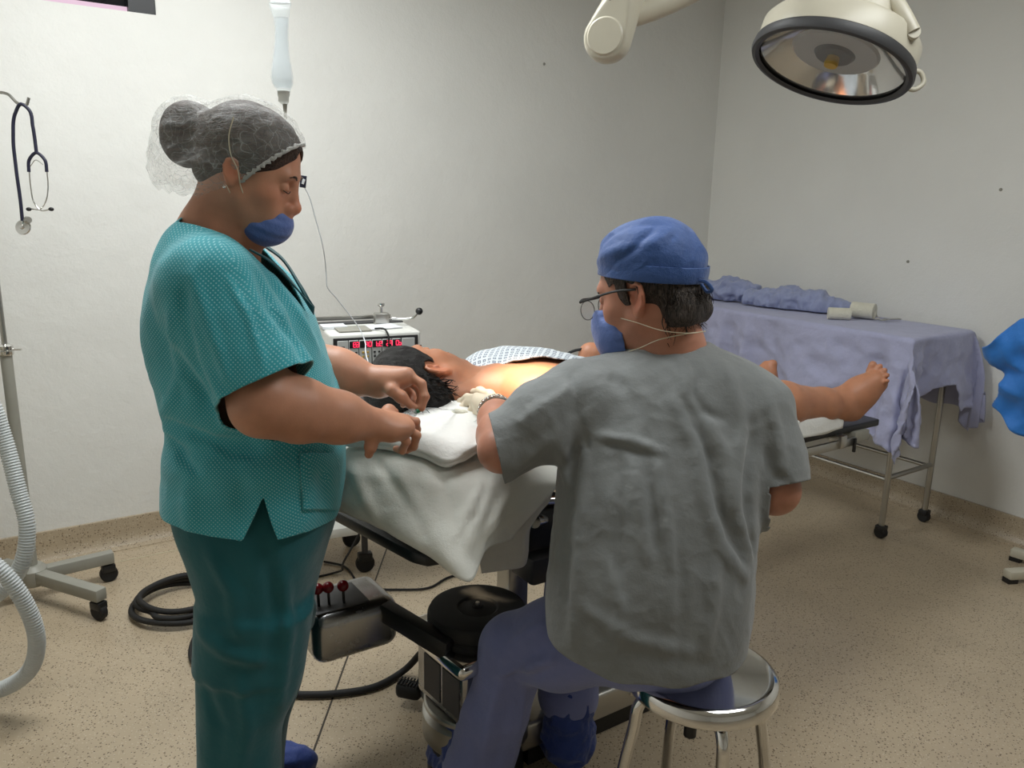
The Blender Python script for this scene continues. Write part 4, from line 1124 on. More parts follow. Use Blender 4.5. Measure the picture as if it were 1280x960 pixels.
# hair below the cap
s = dh.s; Fh = Field(); Fh.ell(dh(-.014, 0, .046), np.array([.108, .087, .094]) * s, dh.R, 0)
Fh.cone(dh(-.078, -.030, -.035), dh(-.078, .030, -.035), .040, .040, .03)
def d_hairline(v):
    L = dh.loc(v); x, y, z = L[:, 0], np.abs(L[:, 1]), L[:, 2]
    front = x - (.052 + .5 * (z - .06)); burn = np.where((x > .010) & (x < .034) & (z > -.014), -.004, 1)
    around = np.minimum(np.maximum(x + .014 + .35 * np.clip(-.012 - z, 0, 1), -(z + .064 + .06 * np.clip(-x - .06, 0, 1))), np.maximum(x - .060 - .3 * (z - .05), .034 - z + .003 * np.sin(x * 200)))
    return np.minimum(around, np.maximum(np.abs(x - .022) - .012, -(z + .010)))
hd = shell('hair', Fh, .0035, MT['hair_d'], dc, [d_hairline], .006, disp=lambda v: .0028 * wav(v, 14, 95, 2))
rts, drs = [], []
for i in range(420):
    a = random.uniform(math.radians(118), math.radians(242)); z = random.uniform(-.066, .018)
    p = (-.014 + .106 * math.cos(a) * .98, .086 * math.sin(a), z)
    kk = 1.0 if z > -.02 else 1.0
    w_ = math.sqrt(max(.2, 1 - ((z - .046) / .115) ** 2)); p = (-.014 + .108 * w_ * math.cos(a), .088 * w_ * math.sin(a), z)
    rts.append(dh(p)); drs.append(dh.R @ V(math.cos(a) * .10 - .05, math.sin(a) * .10 + random.uniform(-.45, .45), -1))
hair_strands('hair_lock', rts, drs, .042, .0016, MT['hair_d'], hd, 3, .008)
# blue cap
Fc = Field(); Fc.ell(dh(-.018, 0, .060), np.array([.111, .095, .086]) * s, dh.R, 0); Fc.ell(dh(-.006, 0, .098), np.array([.088, .084, .058]) * s, dh.R, .03)
ct = lambda L: L[:, 2] - (.043 + .25 * L[:, 0])
Fc.fold([dh(.09, .05, .085), dh(.02, .09, .10), dh(-.06, .075, .10), dh(-.11, .02, .09)], .010, .006)
Fc.fold([dh(.06, .06, .12), dh(-.01, .06, .145), dh(-.07, .04, .13)], .010, -.005); Fc.fold([dh(.03, .08, .07), dh(-.03, .09, .10), dh(-.06, .06, .13)], .008, -.006)
Fc.fold([dh(-.09, .06, .05), dh(-.10, .03, .10), dh(-.08, 0, .13)], .008, .006); Fc.fold([dh(-.05, .085, .06), dh(-.09, .05, .11)], .008, -.006)
cp = shell('surgical_cap', Fc, .0032, MT['blue_cap'], dc, [lambda v: -ct(dh.loc(v))], .002, disp=lambda v: .0028 * (1 - np.abs(wav(v, 51, 50, 2))) - .001)
Fb = Field(); Fb.ell(dh(-.017, 0, .048), np.array([.1150, .0965, .094]) * s, dh.R, 0)
shell('cap_band', Fb, .0032, MT['blue_cap'], cp, [lambda v: -(ct(dh.loc(v)) + .003), lambda v: ct(dh.loc(v)) - .030], .002, disp=lambda v: .001 * wav(v, 53, 70, 1))
tube('cap_tie', spline([dh(-.122, .03, .018), dh(-.138, .036, .012), dh(-.146, .034, -.004), dh(-.136, .030, -.006), dh(-.124, .026, .010)], 6), .0035, MT['blue_cap'], cp, seg=6)
# mask hanging from the nose
Fm = Field(); Fm.ell(dh(.060, 0, -.072), np.array([.070, .060, .070]) * s, dh.R, 0); Fm.ell(dh(.100, 0, -.045), np.array([.034, .030, .040]) * s, dh.R, .02)
for zz in (-.03, -.055, -.08): Fm.fold([dh(.03, .058, zz - .004), dh(.08, .045, zz), dh(.115, .01, zz)], .006, -.004)
mk = shell('face_mask', Fm, .003, MT['mask'], dc, [lambda v: (lambda L: np.maximum(np.maximum(.042 - L[:, 0], L[:, 2] + .014), -(L[:, 2] + .135)))(dh.loc(v))], .002)
tube('mask_strap', spline([dh(.050, .058, -.030), dh(.00, .074, -.045), dh(-.05, .075, -.066), dh(-.095, .045, -.080), dh(-.11, 0, -.083)], 8), .0010, MT['tape'], mk, seg=5)
tube('mask_strap', spline([dh(.050, .052, -.105), dh(.01, .060, -.098), dh(-.04, .070, -.084), dh(-.09, .050, -.080), dh(-.11, 0, -.084)], 8), .0010, MT['tape'], mk, seg=5)
# glasses
gl = tube('glasses', spline([dh(-.012, .084, .020), dh(.03, .084, .022), dh(.09, .078, .014), dh(.118, .072, .010)], 6), .0028, MT['black'], dc, seg=6)
tube('browline', spline([dh(.118, .072, .010), dh(.124, .050, .013), dh(.125, .012, .012), dh(.125, -.012, .012), dh(.124, -.050, .013), dh(.118, -.072, .010)], 6), .0032, MT['black'], gl, seg=6)
MT['lens'] = clear('spectacle_lens', (0.9, 0.93, 0.95, 1), .18, .03).m
for t in (-1, 1):
    pr = [dh(.1225 + .002 * math.cos(a), t * (.037 + .027 * math.cos(a)), -.010 + .020 * math.sin(a)) for a in np.linspace(0, 2 * math.pi, 25)[:-1]]
    put('lens', mesh_from('lens', pr + [dh(.126, t * .037, -.010)], [(i, (i + 1) % 24, 24) for i in range(24)]), MT['lens'], gl)
    tube('rim', pr + pr[:1], .0009, MT['darkgrey'], gl, seg=5)
# grey scrub top
def yb(py): return float(np.interp(py, [415, 440, 500, 600, 700, 800, 870], [1.615, 1.60, 1.575, 1.52, 1.475, 1.45, 1.44]))
rows = [(427, 794, 888, .070), (445, 764, 920, .098), (470, 730, 954, .120), (500, 712, 966, .132), (550, 704, 962, .138), (600, 698, 952, .145), (650, 694, 948, .15), (700, 688, 946, .152), (750, 682, 943, .153), (800, 686, 932, .152), (840, 698, 918, .15), (885, 720, 900, .145)]
Fd = Field(); Fd.loft(loft_rows(rows, yb), 2.35, 0); dtrunk = Fd.p[0][0]
hL = P(621, 562, 1.505); hR = P(972, 606, 1.50)
Fd.chain([P(770, 490, 1.575), P(728, 500, 1.555), P(680, 525, 1.525), hL, hL + unit(hL - P(680, 525, 1.525)) * .05], [.070, .073, .070, .058, .057], .04)
Fd.chain([P(920, 490, 1.575), P(943, 512, 1.555), P(964, 570, 1.52), hR, hR + V(.002, -.004, -.04)], [.068, .068, .058, .052, .052], .04)
base_p = list(Fd.p)
class _Tmp: pass
def DF(l, w, a):
    G = Field(); G.p = base_p
    Fd.fold(surf_line(G, l), w, a * 1.35)
DF([(872, 470), (868, 495), (880, 515), (905, 525)], .008, -.009); DF([(858, 455), (856, 490), (868, 512)], .010, .006)
DF([(842, 500), (868, 560), (880, 620), (900, 680), (930, 720)], .012, .010); DF([(860, 500), (885, 570), (898, 640), (925, 700)], .011, -.010)
DF([(880, 520), (905, 570), (915, 630), (940, 690)], .012, .009)
DF([(940, 530), (936, 570), (930, 610), (935, 660), (943, 690)], .010, -.016); DF([(925, 540), (918, 590), (915, 640)], .012, .009)
DF([(750, 552), (780, 560), (820, 572)], .008, -.006); DF([(745, 545), (790, 552), (830, 566)], .010, .006)
DF([(770, 570), (778, 620), (776, 680), (780, 740)], .010, -.007); DF([(790, 575), (800, 640), (806, 700)], .011, .007)
DF([(820, 575), (832, 640), (840, 710)], .010, .006); DF([(810, 580), (818, 640), (822, 690)], .009, -.006)
DF([(715, 500), (722, 540), (716, 600), (708, 650), (706, 750)], .010, -.011); DF([(732, 560), (728, 640), (722, 720), (715, 800)], .014, .009)
DF([(712, 470), (720, 500), (728, 540), (735, 562)], .006, -.007)
DF([(690, 540), (660, 575), (648, 588)], .014, .005); DF([(735, 500), (700, 530), (668, 555)], .014, -.006); DF([(720, 480), (680, 505), (645, 530)], .014, .005)
DF([(960, 500), (972, 545), (978, 590)], .012, .006); DF([(955, 560), (965, 590), (985, 605)], .010, -.005)
DF([(700, 560), (708, 590), (716, 620)], .010, .008); DF([(820, 430), (822, 500), (818, 560)], .018, -.004); DF([(900, 450), (915, 480), (920, 520)], .014, .006); DF([(760, 470), (790, 490), (800, 530)], .014, -.006)
DF([(730, 760), (790, 800), (860, 815)], .014, .006); DF([(760, 700), (775, 760), (770, 820)], .012, .005); DF([(850, 700), (852, 770), (845, 830)], .012, -.005); DF([(895, 690), (892, 750), (880, 820)], .012, .006)
def cuts_d():
    na = unit(dh(-.035, 0, -.03) - ncol)
    def neck(v):
        w0 = v - ncol; rr = np.linalg.norm(w0 - (w0 @ na)[:, None] * na, axis=1); return np.minimum(.073 - rr, w0 @ na - .0)
    def sl(c, a, o):
        def fn(v):
            w_ = (v - c) @ a; r = np.linalg.norm((v - c) - w_[:, None] * a, axis=1); return np.where((r < .09) & (dtrunk(v) > .012), w_, -1)
        return fn
    aL = unit(V(-.93, -.1, -.22)); aR = unit(hR - P(964, 570, 1.52))
    zc = P(830, 857, 1.30)[2]
    def hem(v):
        t = (v[:, 0] - P(815, 850, 1.4)[0]) / .2
        return zc + .022 * np.clip(np.abs(t), 0, 1.2) ** 2 + np.clip((v[:, 1] - 1.42) / .15, 0, 1) * .06 + .003 * np.sin(v[:, 0] * 55) - v[:, 2]
    return [neck, sl(hL, aL, 0), sl(hR, aR, 0), hem]
top = shell('scrub_top', Fd, .0046, MT['grey_scrub'], dc, cuts_d(), .003, disp=lambda v: .0036 * wav(v, 61, 26, 2, (1, 1, .6)) + .002 * (1 - np.abs(wav(v, 63, 60, 2))))
G = Field(); G.p = base_p
# trousers
Fp = Field()
Fp.ell(P(818, 800, 1.50), (.160, .140, .085), None, 0)
Fp.chain([hipL, hipL + (knL - hipL) * .55, knL], [.095, .090, .074], .05); Fp.chain([knL, knL + (anL - knL) * .5, anL], [.072, .074, .082], .02)
Fp.chain([hipR, knR], [.095, .074], .05); Fp.chain([knR, knR + (anR - knR) * .6, anR + V(0, 0, .06)], [.072, .070, .075], .02)
bp = list(Fp.p)
def PF(l, w, a):
    G_ = Field(); G_.p = bp; Fp.fold(surf_line(G_, l, 1.2, 1.9), w, a * 1.15)
PF([(690, 800), (660, 820), (640, 850), (650, 880)], .010, -.009); PF([(680, 775), (645, 800), (620, 830)], .012, .008); PF([(690, 825), (655, 835), (620, 845)], .010, .009)
PF([(700, 835), (670, 845), (640, 848)], .009, -.009); PF([(620, 860), (610, 900), (600, 950)], .012, .008); PF([(640, 850), (632, 900), (620, 955)], .011, -.008); PF([(655, 870), (650, 910), (640, 955)], .010, .006)
shell('trousers', Fp, .006, MT['blue_pants'], dc, [lambda v: .035 - v[:, 2] - .0 * v[:, 0]], .004, disp=lambda v: .003 * wav(v, 71, 32, 2))
def bag_foot(name, a, d, parent, seed):
    "crinkled shoe cover gathered at the ankle"
    F = Field(); d = unit(d); Rm = np.stack([d, np.cross(EZ, d), EZ], 1)
    F.ell(a + d * .05 + EZ * -.05, (.12, .055, .05), Rm, 0); F.cone(a + EZ * .06, a - EZ * .03, .056, .062, .04)
    v, f = polygonise(F, .005); n = normals(v, f); v = v + n * ((1 - np.abs(wav(v, seed, 45, 2))) * .014 + (1 - np.abs(wav(v, seed + 1, 110, 1))) * .004 - .008)[:, None]
    v[:, 2] = np.maximum(v[:, 2], .002); return put(name, mesh_from(name, v, f), MT['blue_cover'], parent)
bag_foot('shoe_cover', V(.155, 1.735, .125), V(-.25, .9, 0), dc, 5); bag_foot('shoe_cover', V(-.085, 1.64, .09), V(-.5, .8, 0), dc, 9)
# gloved left hand over the patient's shoulder
Fg = Field()
gk = [P(596, 498, 1.77), P(598, 503, 1.755), P(601, 509, 1.745), P(604, 514, 1.74)]
for q, r in zip(gk, (.0135, .0135, .013, .012)): Fg.cone(wrL, q, .026, r, .014)
Fg.cone(wrL - (wrL - elL) * .10, wrL, .033, .031, .01)
finger(Fg, [gk[0], P(584, 497, 1.80), P(576, 503, 1.81), P(573, 511, 1.81)], .0105, .0085); finger(Fg, [gk[1], P(586, 502, 1.79), P(578, 510, 1.79), P(576, 516, 1.79)], .0105, .0085)
finger(Fg, [gk[2], P(592, 510, 1.77), P(586, 517, 1.77)], .0105, .0085); finger(Fg, [gk[3], P(597, 516, 1.755), P(592, 521, 1.755)], .0098, .008)
finger(Fg, [wrL + V(.01, .02, 0), P(612, 494, 1.80), P(600, 490, 1.83), P(592, 490, 1.85)], .014, .009, .008)
v, f = polygonise(Fg, .0026); put('surgical_glove', mesh_from('surgical_glove', v, f), MT['glove'], dc)
Fg = Field()
for j, (dx, dz) in enumerate(((-.02, .01), (-.007, .012), (.007, .010), (.02, .004))):
    q = wrR + V(-.09 + .4 * dx, .05 + dx * .8, dz); Fg.cone(wrR, q, .024, .012, .014); finger(Fg, [q, q + V(-.03, .015, -.012), q + V(-.045, .02, -.035)], .010, .008)
finger(Fg, [wrR, wrR + V(-.04, -.025, -.01), wrR + V(-.075, -.03, -.025)], .014, .009)
v, f = polygonise(Fg, .0035); put('surgical_glove', mesh_from('surgical_glove', v, f), MT['glove'], dc)
# watch
aw = unit(wrL - elL); wc = wrL - aw * .022; n1_ = unit(np.cross(aw, EZ)); n2_ = np.cross(n1_, aw)
wt = tube('wristwatch', [wc + .0345 * (math.cos(t) * n1_ + math.sin(t) * n2_) for t in np.linspace(0, 2 * math.pi, 33)], .0055, MT['steel'], dc, seg=8)
for k in range(26):
    t = 2 * math.pi * k / 26; q = wc + .0395 * (math.cos(t) * n1_ + math.sin(t) * n2_)
    box('watch_link', q, (.0075, .0085, .003), MT['chrome'], wt, R=np.stack([-math.sin(t) * n1_ + math.cos(t) * n2_, aw, math.cos(t) * n1_ + math.sin(t) * n2_], 1), bevel=.001, seg=1)
# ------------------------------------------------------------------ the patient on the table
pt = empty('person', P(700, 560, 2.1), 'dark-haired man lying on the operating table in a patterned gown', 'person')
zl = unit(V(-.90, -.38, .20)); xl = V(.10, .84, .54); xl = unit(xl - zl * (xl @ zl)); Rp = np.stack([xl, np.cross(zl, xl), zl], 1)
PS_ = 1.0
ph = Fr(P(547, 462, 1.84) - Rp @ (np.array([-.012, -.080, .002]) * PS_), Rp, PS_)
F = Field(); head(F, ph, True)
nb_ = P(622, 497, 1.95)                                  # root of the neck
F.cone(ph(-.030, 0, -.04), nb_, .058, .066, .03); F.cone(ph(.02, 0, -.08), nb_ + V(0, .02, .02), .035, .05, .04)
# chest, belly: chain of ellipsoids along the table
uP = unit(V(.80, .52, -.10)); nP = unit(np.cross(EZ, uP)); wP = np.cross(uP, nP); RP = np.stack([uP, nP, wP], 1)
ch = P(676, 500, 2.03)
def q3(a, b, c): return ch + uP * a + nP * b + wP * c
T_ = Field()
T_.ell(q3(0, 0, -.005), (.19, .185, .118), RP, 0); T_.ell(q3(.22, 0, -.02), (.20, .165, .11), RP, .06); T_.ell(q3(.42, 0, -.05), (.16, .165, .10), RP, .06)
T_.ell(q3(-.06, -.10, .03), (.12, .085, .07), RP, .04); T_.ell(q3(-.06, .10, .03), (.12, .085, .07), RP, .04)
T_.cone(nb_, q3(-.10, -.14, .02), .055, .055, .05); T_.cone(nb_, q3(-.10, .14, .02), .055, .055, .05); T_.cone(ph(-.03, 0, -.06), q3(-.08, 0, .0), .062, .085, .04)
rs = P(672, 507, 1.87); T_.ell(rs, (.07, .066, .062), RP, .04)
T_.fold([nb_ + V(.0, -.06, .045), (nb_ + rs) / 2 + V(.02, -.02, .055), rs + V(.03, .03, .055)], .012, .006)     # collar bone
ra = [rs, P(708, 548, 1.80)]; T_.chain(ra, [.058, .052], .04)
ls = q3(-.07, .20, .0); T_.chain([ls, q3(.20, .24, -.02), q3(.36, .12, .09), P(738, 443, 2.18)], [.056, .046, .042, .034], .03)
L_ = Field()
hp = q3(.46, -.09, -.06); kn = P(935, 505, 2.46); an = P(1050, 506, 2.66)
L_.chain([hp, kn], [.09, .068], .04); L_.chain([kn, kn + (an - kn) * .35, kn + (an - kn) * .8, an], [.066, .072, .054, .044], .03)
heel, ball = P(1064, 510, 2.68), P(1096, 479, 2.68)
L_.cone(an, heel, .048, .040, .03); L_.cone(heel, ball, .038, .034, .03); L_.cone(an + V(.0, 0, .005), ball + V(-.015, 0, .012), .046, .028, .035); L_.ell((heel + ball) / 2 + V(-.015, 0, .01), (.055, .05, .055), None, .03)
toes = [((1088, 464), (1091, 456), .0135), ((1095, 463), (1100, 458), .0095), ((1100, 467), (1106, 463), .009), ((1103, 472), (1109, 469), .0085), ((1104, 478), (1109, 476), .0078)]
for i, (a, b, r) in enumerate(toes):
    L_.cone(P(*a, 2.70 - .012 * i), P(*b, 2.70 - .016 * i), r * 1.1, r, .005)
hp2 = q3(.46, .10, -.06); kn2 = P(880, 492, 2.62); an2 = P(950, 486, 2.80)
L_.chain([hp2, kn2, an2], [.085, .062, .042], .04); L_.chain([an2, P(958, 476, 2.82), P(966, 455, 2.82)], [.04, .034, .016], .03); L_.chain([an2, P(952, 470, 2.82), P(957, 456, 2.84)], [.04, .03, .014], .02)
stub = lambda X: np.clip(.5 * blob(X, ph(.08, 0, -.075), .045) + .42 * blob(X, ph(.085, 0, -.048), .02) + .25 * blob(X, ph(.05, -.05, -.07), .035), 0, .65) * (np.linalg.norm(X - ph.o, axis=1) < .2)
skin_mesh('body', [(F, .0028), (T_, .005), (L_, .0036)], MT['skin_p'], pt, {'flush': lambda X: .9 * blob(X, ph(-.012, -.085, 0), .035), 'stubble': stub})
for t in (-1, 1):
    tube('eyebrow', spline([ph(.094, t*.012, .022), ph(.0945, t*.030, .029), ph(.086, t*.048, .022)], 6), [.003] * 9 + [.002] * 4, MT['hair_p'], pt, seg=6)
s = PS_; Fh = Field(); Fh.ell(ph(-.020, 0, .052), np.array([.116, .086, .100]) * s, ph.R, 0); Fh.cone(ph(-.082, -.02, -.01), ph(-.082, .02, -.01), .045, .045, .04); Fh.ell(ph(-.045, -.03, .10), (.07, .07, .06), ph.R, .03)
def p_hairline(v):
    L = ph.loc(v); x, y, z = L[:, 0], np.abs(L[:, 1]), L[:, 2]
    nz = .004 * wav(v, 83, 90, 2)
    e = (1 - np.sqrt(((x + .010) / .030) ** 2 + (z / .042) ** 2)) * .02
    cA = np.maximum(np.maximum(x - (.038 + .50 * (z - .02)), -(z + .016)), e)
    cB = np.maximum(x + .034, -(z + .090))
    return np.minimum(cA, cB) + nz
hp_ = shell('hair', Fh, .004, MT['hair_p'], pt, [p_hairline], .006, disp=lambda v: .004 * wav(v, 81, 60, 3))
rts, drs = [], []
for i in range(260):
    a = random.uniform(math.radians(120), math.radians(265)); z = random.uniform(-.03, .10); w_ = math.sqrt(max(.1, 1 - ((z - .052) / .118) ** 2))
    rts.append(ph(-.020 + .113 * w_ * math.cos(a), .084 * w_ * math.sin(a), z)); drs.append(ph.R @ V(math.cos(a) * .5 - .2, math.sin(a) * .5, -.6 + random.uniform(-.5, .5)))
hair_strands('hair_lock', rts, drs, .035, .0018, MT['hair_p'], hp_, 8, .008)
# gown pulled off the near shoulder
def gownmat():
    m = M_('diamond_print_gown'); m.set(Roughness=.85); sx = m.n('ShaderNodeSeparateXYZ'); m.l(m.obj(), sx.inputs[0]); X, Y, Z = sx.outputs
    a = m.math('ADD', m.math('MULTIPLY', X, .80), m.math('MULTIPLY', Y, .52)); b = m.math('ADD', m.math('SUBTRACT', m.math('MULTIPLY', Y, .80), m.math('MULTIPLY', X, .52)), m.math('MULTIPLY', Z, -.8))
    pu = m.math('DIVIDE', a, .020); pv = m.math('DIVIDE', b, .020); p1 = m.math('ADD', pu, pv); p2 = m.math('SUBTRACT', pu, pv)
    def tri(x): return m.math('ABSOLUTE', m.math('SUBTRACT', m.math('FRACT', x), .5))
    d = m.math('MAXIMUM', tri(p1), tri(p2)); ring = m.math('MULTIPLY', m.math('LESS_THAN', d, .30), m.math('GREATER_THAN', d, .10))
    m.l(m.mix(ring, srgb(206, 212, 216), srgb(120, 128, 142)), m.b.inputs['Base Color']); m.bump(m.noise(26, 5), .35, .008); return m.m
MT['gown'] = gownmat()
Fg = Field()
Fg.ell(q3(0, .01, .006), (.20, .19, .124), RP, 0); Fg.ell(q3(.22, 0, -.01), (.21, .175, .118), RP, .06); Fg.ell(q3(.44, 0, -.04), (.17, .18, .112), RP, .06)
Fg.ell(q3(-.06, -.10, .034), (.125, .09, .076), RP, .04); Fg.ell(q3(-.06, .10, .034), (.125, .09, .076), RP, .04); Fg.cone(ls, q3(.15, .235, -.01), .066, .062, .03); Fg.cone(nb_, q3(-.10, .14, .02), .060, .062, .05)
Fg.cone(hp, kn, .10, .085, .05); Fg.cone(hp2, kn2, .10, .085, .05)
def gown_edge(v):
    L = (v - ch) @ RP; a, b = L[:, 0], L[:, 1]
    # the neckline slips from the far side of the throat across the chest and under the near arm
    line = np.interp(a, [-.30, -.16, -.06, .02, .08, .12, .2], [.06, .0, -.045, -.075, -.10, -.155, -.40])
    return np.maximum(line - b + .004 * np.sin(a * 90), -.20 - a - .0 * b)
shell('gown', Fg, .0055, MT['gown'], pt, [gown_edge], .003, disp=lambda v: .004 * wav(v, 91, 24, 2) + .003 * (1 - np.abs(wav(v, 93, 60, 1))))
# ------------------------------------------------------------------ operating table
Ecor = PZ(1100, 524, .640); ut = V(math.cos(math.radians(34)), math.sin(math.radians(34)), 0); nt = np.cross(EZ, ut)
ot = empty('operating_table', V(-.07, 1.78, 0), 'black padded operating table on a steel pedestal beneath the patient', 'operating table')
RTb = np.stack([ut, nt, EZ], 1)
def tpt(a, b, z): return Ecor * V(1, 1, 0) - ut * a + nt * b + EZ * z      # a back from the foot end, b in from the near edge
W_ = .44
box('leg_pad', tpt(.37, W_ / 2, .628), (.74, W_, .026), MT['vinyl'], ot, R=RTb, bevel=.006)
box('leg_plate', tpt(.40, W_ / 2 + .01, .607), (.70, W_ - .06, .012), MT['black'], ot, R=RTb)
box('seat_pad', tpt(.98, W_ / 2, .636), (.44, W_, .05), MT['vinyl'], ot, R=RTb, bevel=.012)
tilt = math.degrees(math.atan2(.13, .74)); Rb = RTb @ rot('Y', tilt)
bc = tpt(1.57, W_ / 2, .715); box('back_pad', bc, (.74, W_, .06), MT['vinyl'], ot, R=Rb, bevel=.014)
box('back_plate', bc - Rb @ V(0, 0, .04), (.72, W_ - .04, .016), MT['steel'], ot, R=Rb)
for b, nm in ((-.012, 'side_rail'), (W_ + .012, 'side_rail')):
    box(nm, tpt(.55, b, .588), (.78, .010, .030), MT['steel'], ot, R=RTb, bevel=.002)
for a in (.24, .48):
    q = tpt(a, .0, .597); box('rail_bracket', q, (.035, .05, .045), MT['steel'], ot, R=RTb, bevel=.004)
q = tpt(.12, .01, .598); box('end_clamp', q, (.085, .05, .040), MT['grey_enamel'], ot, R=RTb, bevel=.006)
box('clamp_screw', tpt(.17, -.02, .575), (.010, .010, .05), MT['black'], ot, R=RTb, bevel=.002)
# pedestal with the black bellows cap
pc = PZ(597, 751, .45) * V(1, 1, 0); Rc = rot('Z', 38)
lathe('bellows_cap', [(0, .440), (.012, .440), (.014, .436), (.045, .432), (.050, .436), (.10, .438), (.114, .434), (.119, .424), (.119, .405), (.112, .398), (.118, .392), (.118, .384), (0, .384)], MT['rubber'], ot, c=pc, seg=56)
lathe('cap_bolt', [(0, .447), (.005, .447), (.006, .443), (.006, .438), (0, .438)], MT['steel'], ot, c=pc, seg=12)
box('pedestal_plate', pc + EZ * .366, (.275, .265, .036), MT['chrome'], ot, R=Rc, bevel=.016, seg=4)
box('pedestal_column', pc + EZ * .275, (.215, .205, .150), MT['satin'], ot, R=Rc, bevel=.012, seg=3)
for k, (dx, dy) in enumerate(((-.108, .03), (-.108, -.05), (.03, -.103))):
    box('service_panel', pc + Rc @ V(dx, dy, 0) + EZ * .272, (.004 if abs(dx) > .1 else .08, .07 if abs(dx) > .1 else .004, .10), MT['darkgrey'], ot, R=Rc, bevel=.001, seg=1)
lathe('pedestal_band', [(0, .20), (.124, .20), (.128, .196), (.128, .188), (.110, .180), (.128, .172), (.132, .168), (.132, .112), (.128, .106), (.12, .10), (0, .10)], MT['steel'], ot, c=pc, seg=56)
lathe('pedestal_foot', [(0, .10), (.105, .10), (.12, .02), (.12, .0), (0, .0)], MT['black'], ot, c=pc, seg=40)
fb = pc + ut * .42 + nt * .02; box('base_foot', fb + EZ * .105, (.70, .24, .075), MT['steel'], ot, R=RTb, bevel=.010, seg=3)
box('base_plinth', fb + EZ * .034, (.62, .18, .068), MT['black'], ot, R=RTb)
for a in (-.22, .0, .22): lathe('base_bolt', [(0, .004), (.007, .004), (.008, 0), (0, 0)], MT['chrome'], ot, c=fb + ut * a - nt * .12 + EZ * .11, R=np.stack([ut, EZ, -nt], 1), seg=12)
# lift column under the seat and the mechanism in front of it
lc = pc + ut * .42 + nt * .06; box('lift_column', lc + EZ * .37, (.20, .18, .46), MT['darkgrey'], ot, R=RTb, bevel=.01)
mcn = P(676, 650, 1.86); box('tilt_gearbox', mcn, (.15, .12, .10), MT['black'], ot, R=RTb, bevel=.012); tube('tilt_shaft', [P(655, 628, 1.80), P(740, 622, 1.86)], .012, MT['chrome'], ot, seg=14)
box('gear_cover', P(680, 700, 1.84), (.14, .10, .07), MT['darkgrey'], ot, R=RTb, bevel=.01); tube('pivot_pin', [P(668, 652, 1.76), P(678, 650, 1.80)], .016, MT['chrome'], ot, seg=14)
box('arm_column', P(640, 745, 1.92), (.06, .06, .22), MT['steel'], ot, R=RTb, bevel=.004)
# arm to the lever box
bx = P(432, 772, 1.74); Rx = rot('Z', 34)
a0, a1 = P(480, 762, 1.72), P(562, 812, 1.62); d_ = unit(a1 - a0); Ra = np.stack([d_, unit(np.cross(EZ, d_)), np.cross(d_, unit(np.cross(EZ, d_)))], 1)
box('lever_box_arm', (a0 + a1) / 2, (np.linalg.norm(a1 - a0), .035, .045), MT['black'], ot, R=Ra, bevel=.004)
lb = box('lever_box', bx, (.21, .17, .125), MT['satin'], ot, R=Rx, bevel=.032, seg=5)
box('lever_plate', bx + Rx @ V(-.03, -.01, .0635), (.13, .11, .004), MT['darkgrey'], lb, R=Rx, bevel=.0015)
for k, (x, y) in enumerate(((-.075, -.03), (-.052, -.035), (-.020, -.045))):
    q = bx + Rx @ V(x, y, .0635); tp = bx + Rx @ V(x - .002, y, .105)
    lv = tube('lever', [q - EZ * .01, tp], .0035, MT['black'], lb, seg=8)
    lathe('knob', [(.0135 * math.sin(t), -.0135 * math.cos(t)) for t in np.linspace(0, math.pi, 13)], MT['red'], lb, c=tp + EZ * .004, seg=20)
# foot pedal
fp_ = P(512, 858, 1.72); fp_ = PZ(512, 862, .05)
pdl = box('foot_pedal', fp_, (.075, .045, .045), MT['rubber'], ot, R=rot('Z', -15), bevel=.016, seg=4)
for k in range(7): box('pedal_rib', fp_ + rot('Z', -15) @ V(-.028 + .0093 * k, 0, .0235), (.004, .036, .004), MT['rubber'], pdl, R=rot('Z', -15))
tube('pedal_arm', [fp_ + V(.03, .01, 0), pc + V(-.05, -.03, .07)], .011, MT['steel'], ot, seg=10)
# padded arm board reaching out towards us under the white sheet
c1, c2 = PZ(421, 640, .690), PZ(533, 699, .690); dd = unit(c2 - c1); sd = np.cross(EZ, dd)
poly = []
Lb = np.linalg.norm(c2 - c1)
for (x, y) in ((-.12, 0), (Lb - .05, 0), (Lb - .012, .012), (Lb, .05), (Lb, .24), (Lb - .03, .27), (-.12, .27)): poly.append((x, y))
prism('arm_board', poly, -.028, .0, MT['vinyl'], ot, R=np.stack([dd, sd, EZ], 1), o0=c1, bevel=.008)
# head rest
hr = P(492, 500, 1.93); box('head_pad', hr + V(.0, .03, -.025), (.26, .22, .05), MT['vinyl'], ot, R=RTb, bevel=.016)
box('head_pad_frame', P(505, 512, 1.80), (.16, .02, .02), MT['grey_enamel'], ot, R=rot('Z', 8), bevel=.004)

# ------------------------------------------------------------------ white sheets on the arm board
def net(rows): return [[P(*q) for q in r] for r in rows]
wr1 = lambda a, f, s_: (lambda v: a * wav(v, s_, f, 2) + a * .5 * (1 - np.abs(wav(v, s_ + 1, f * 2, 1))))
def sheet_folds(v):
    r = 0
    for l, w_, a in (([(440, 580, 1.59), (458, 620, 1.56), (474, 652, 1.53)], .014, .010), ([(500, 590, 1.57), (530, 650, 1.50), (572, 712, 1.41)], .016, .012), ([(612, 596, 1.57), (596, 640, 1.49), (566, 690, 1.43)], .006, -.006),
                     ([(648, 604, 1.57), (622, 650, 1.50), (600, 690, 1.46)], .010, .014), ([(470, 575, 1.59), (510, 625, 1.53), (540, 680, 1.45)], .012, -.009), ([(545, 588, 1.56), (560, 620, 1.52), (580, 690, 1.43)], .014, -.008), ([(430, 590, 1.6), (500, 600, 1.56), (560, 612, 1.53)], .012, .006)):
        r = r + ridge(v, [P(*q) for q in l], w_, a)
    return -r
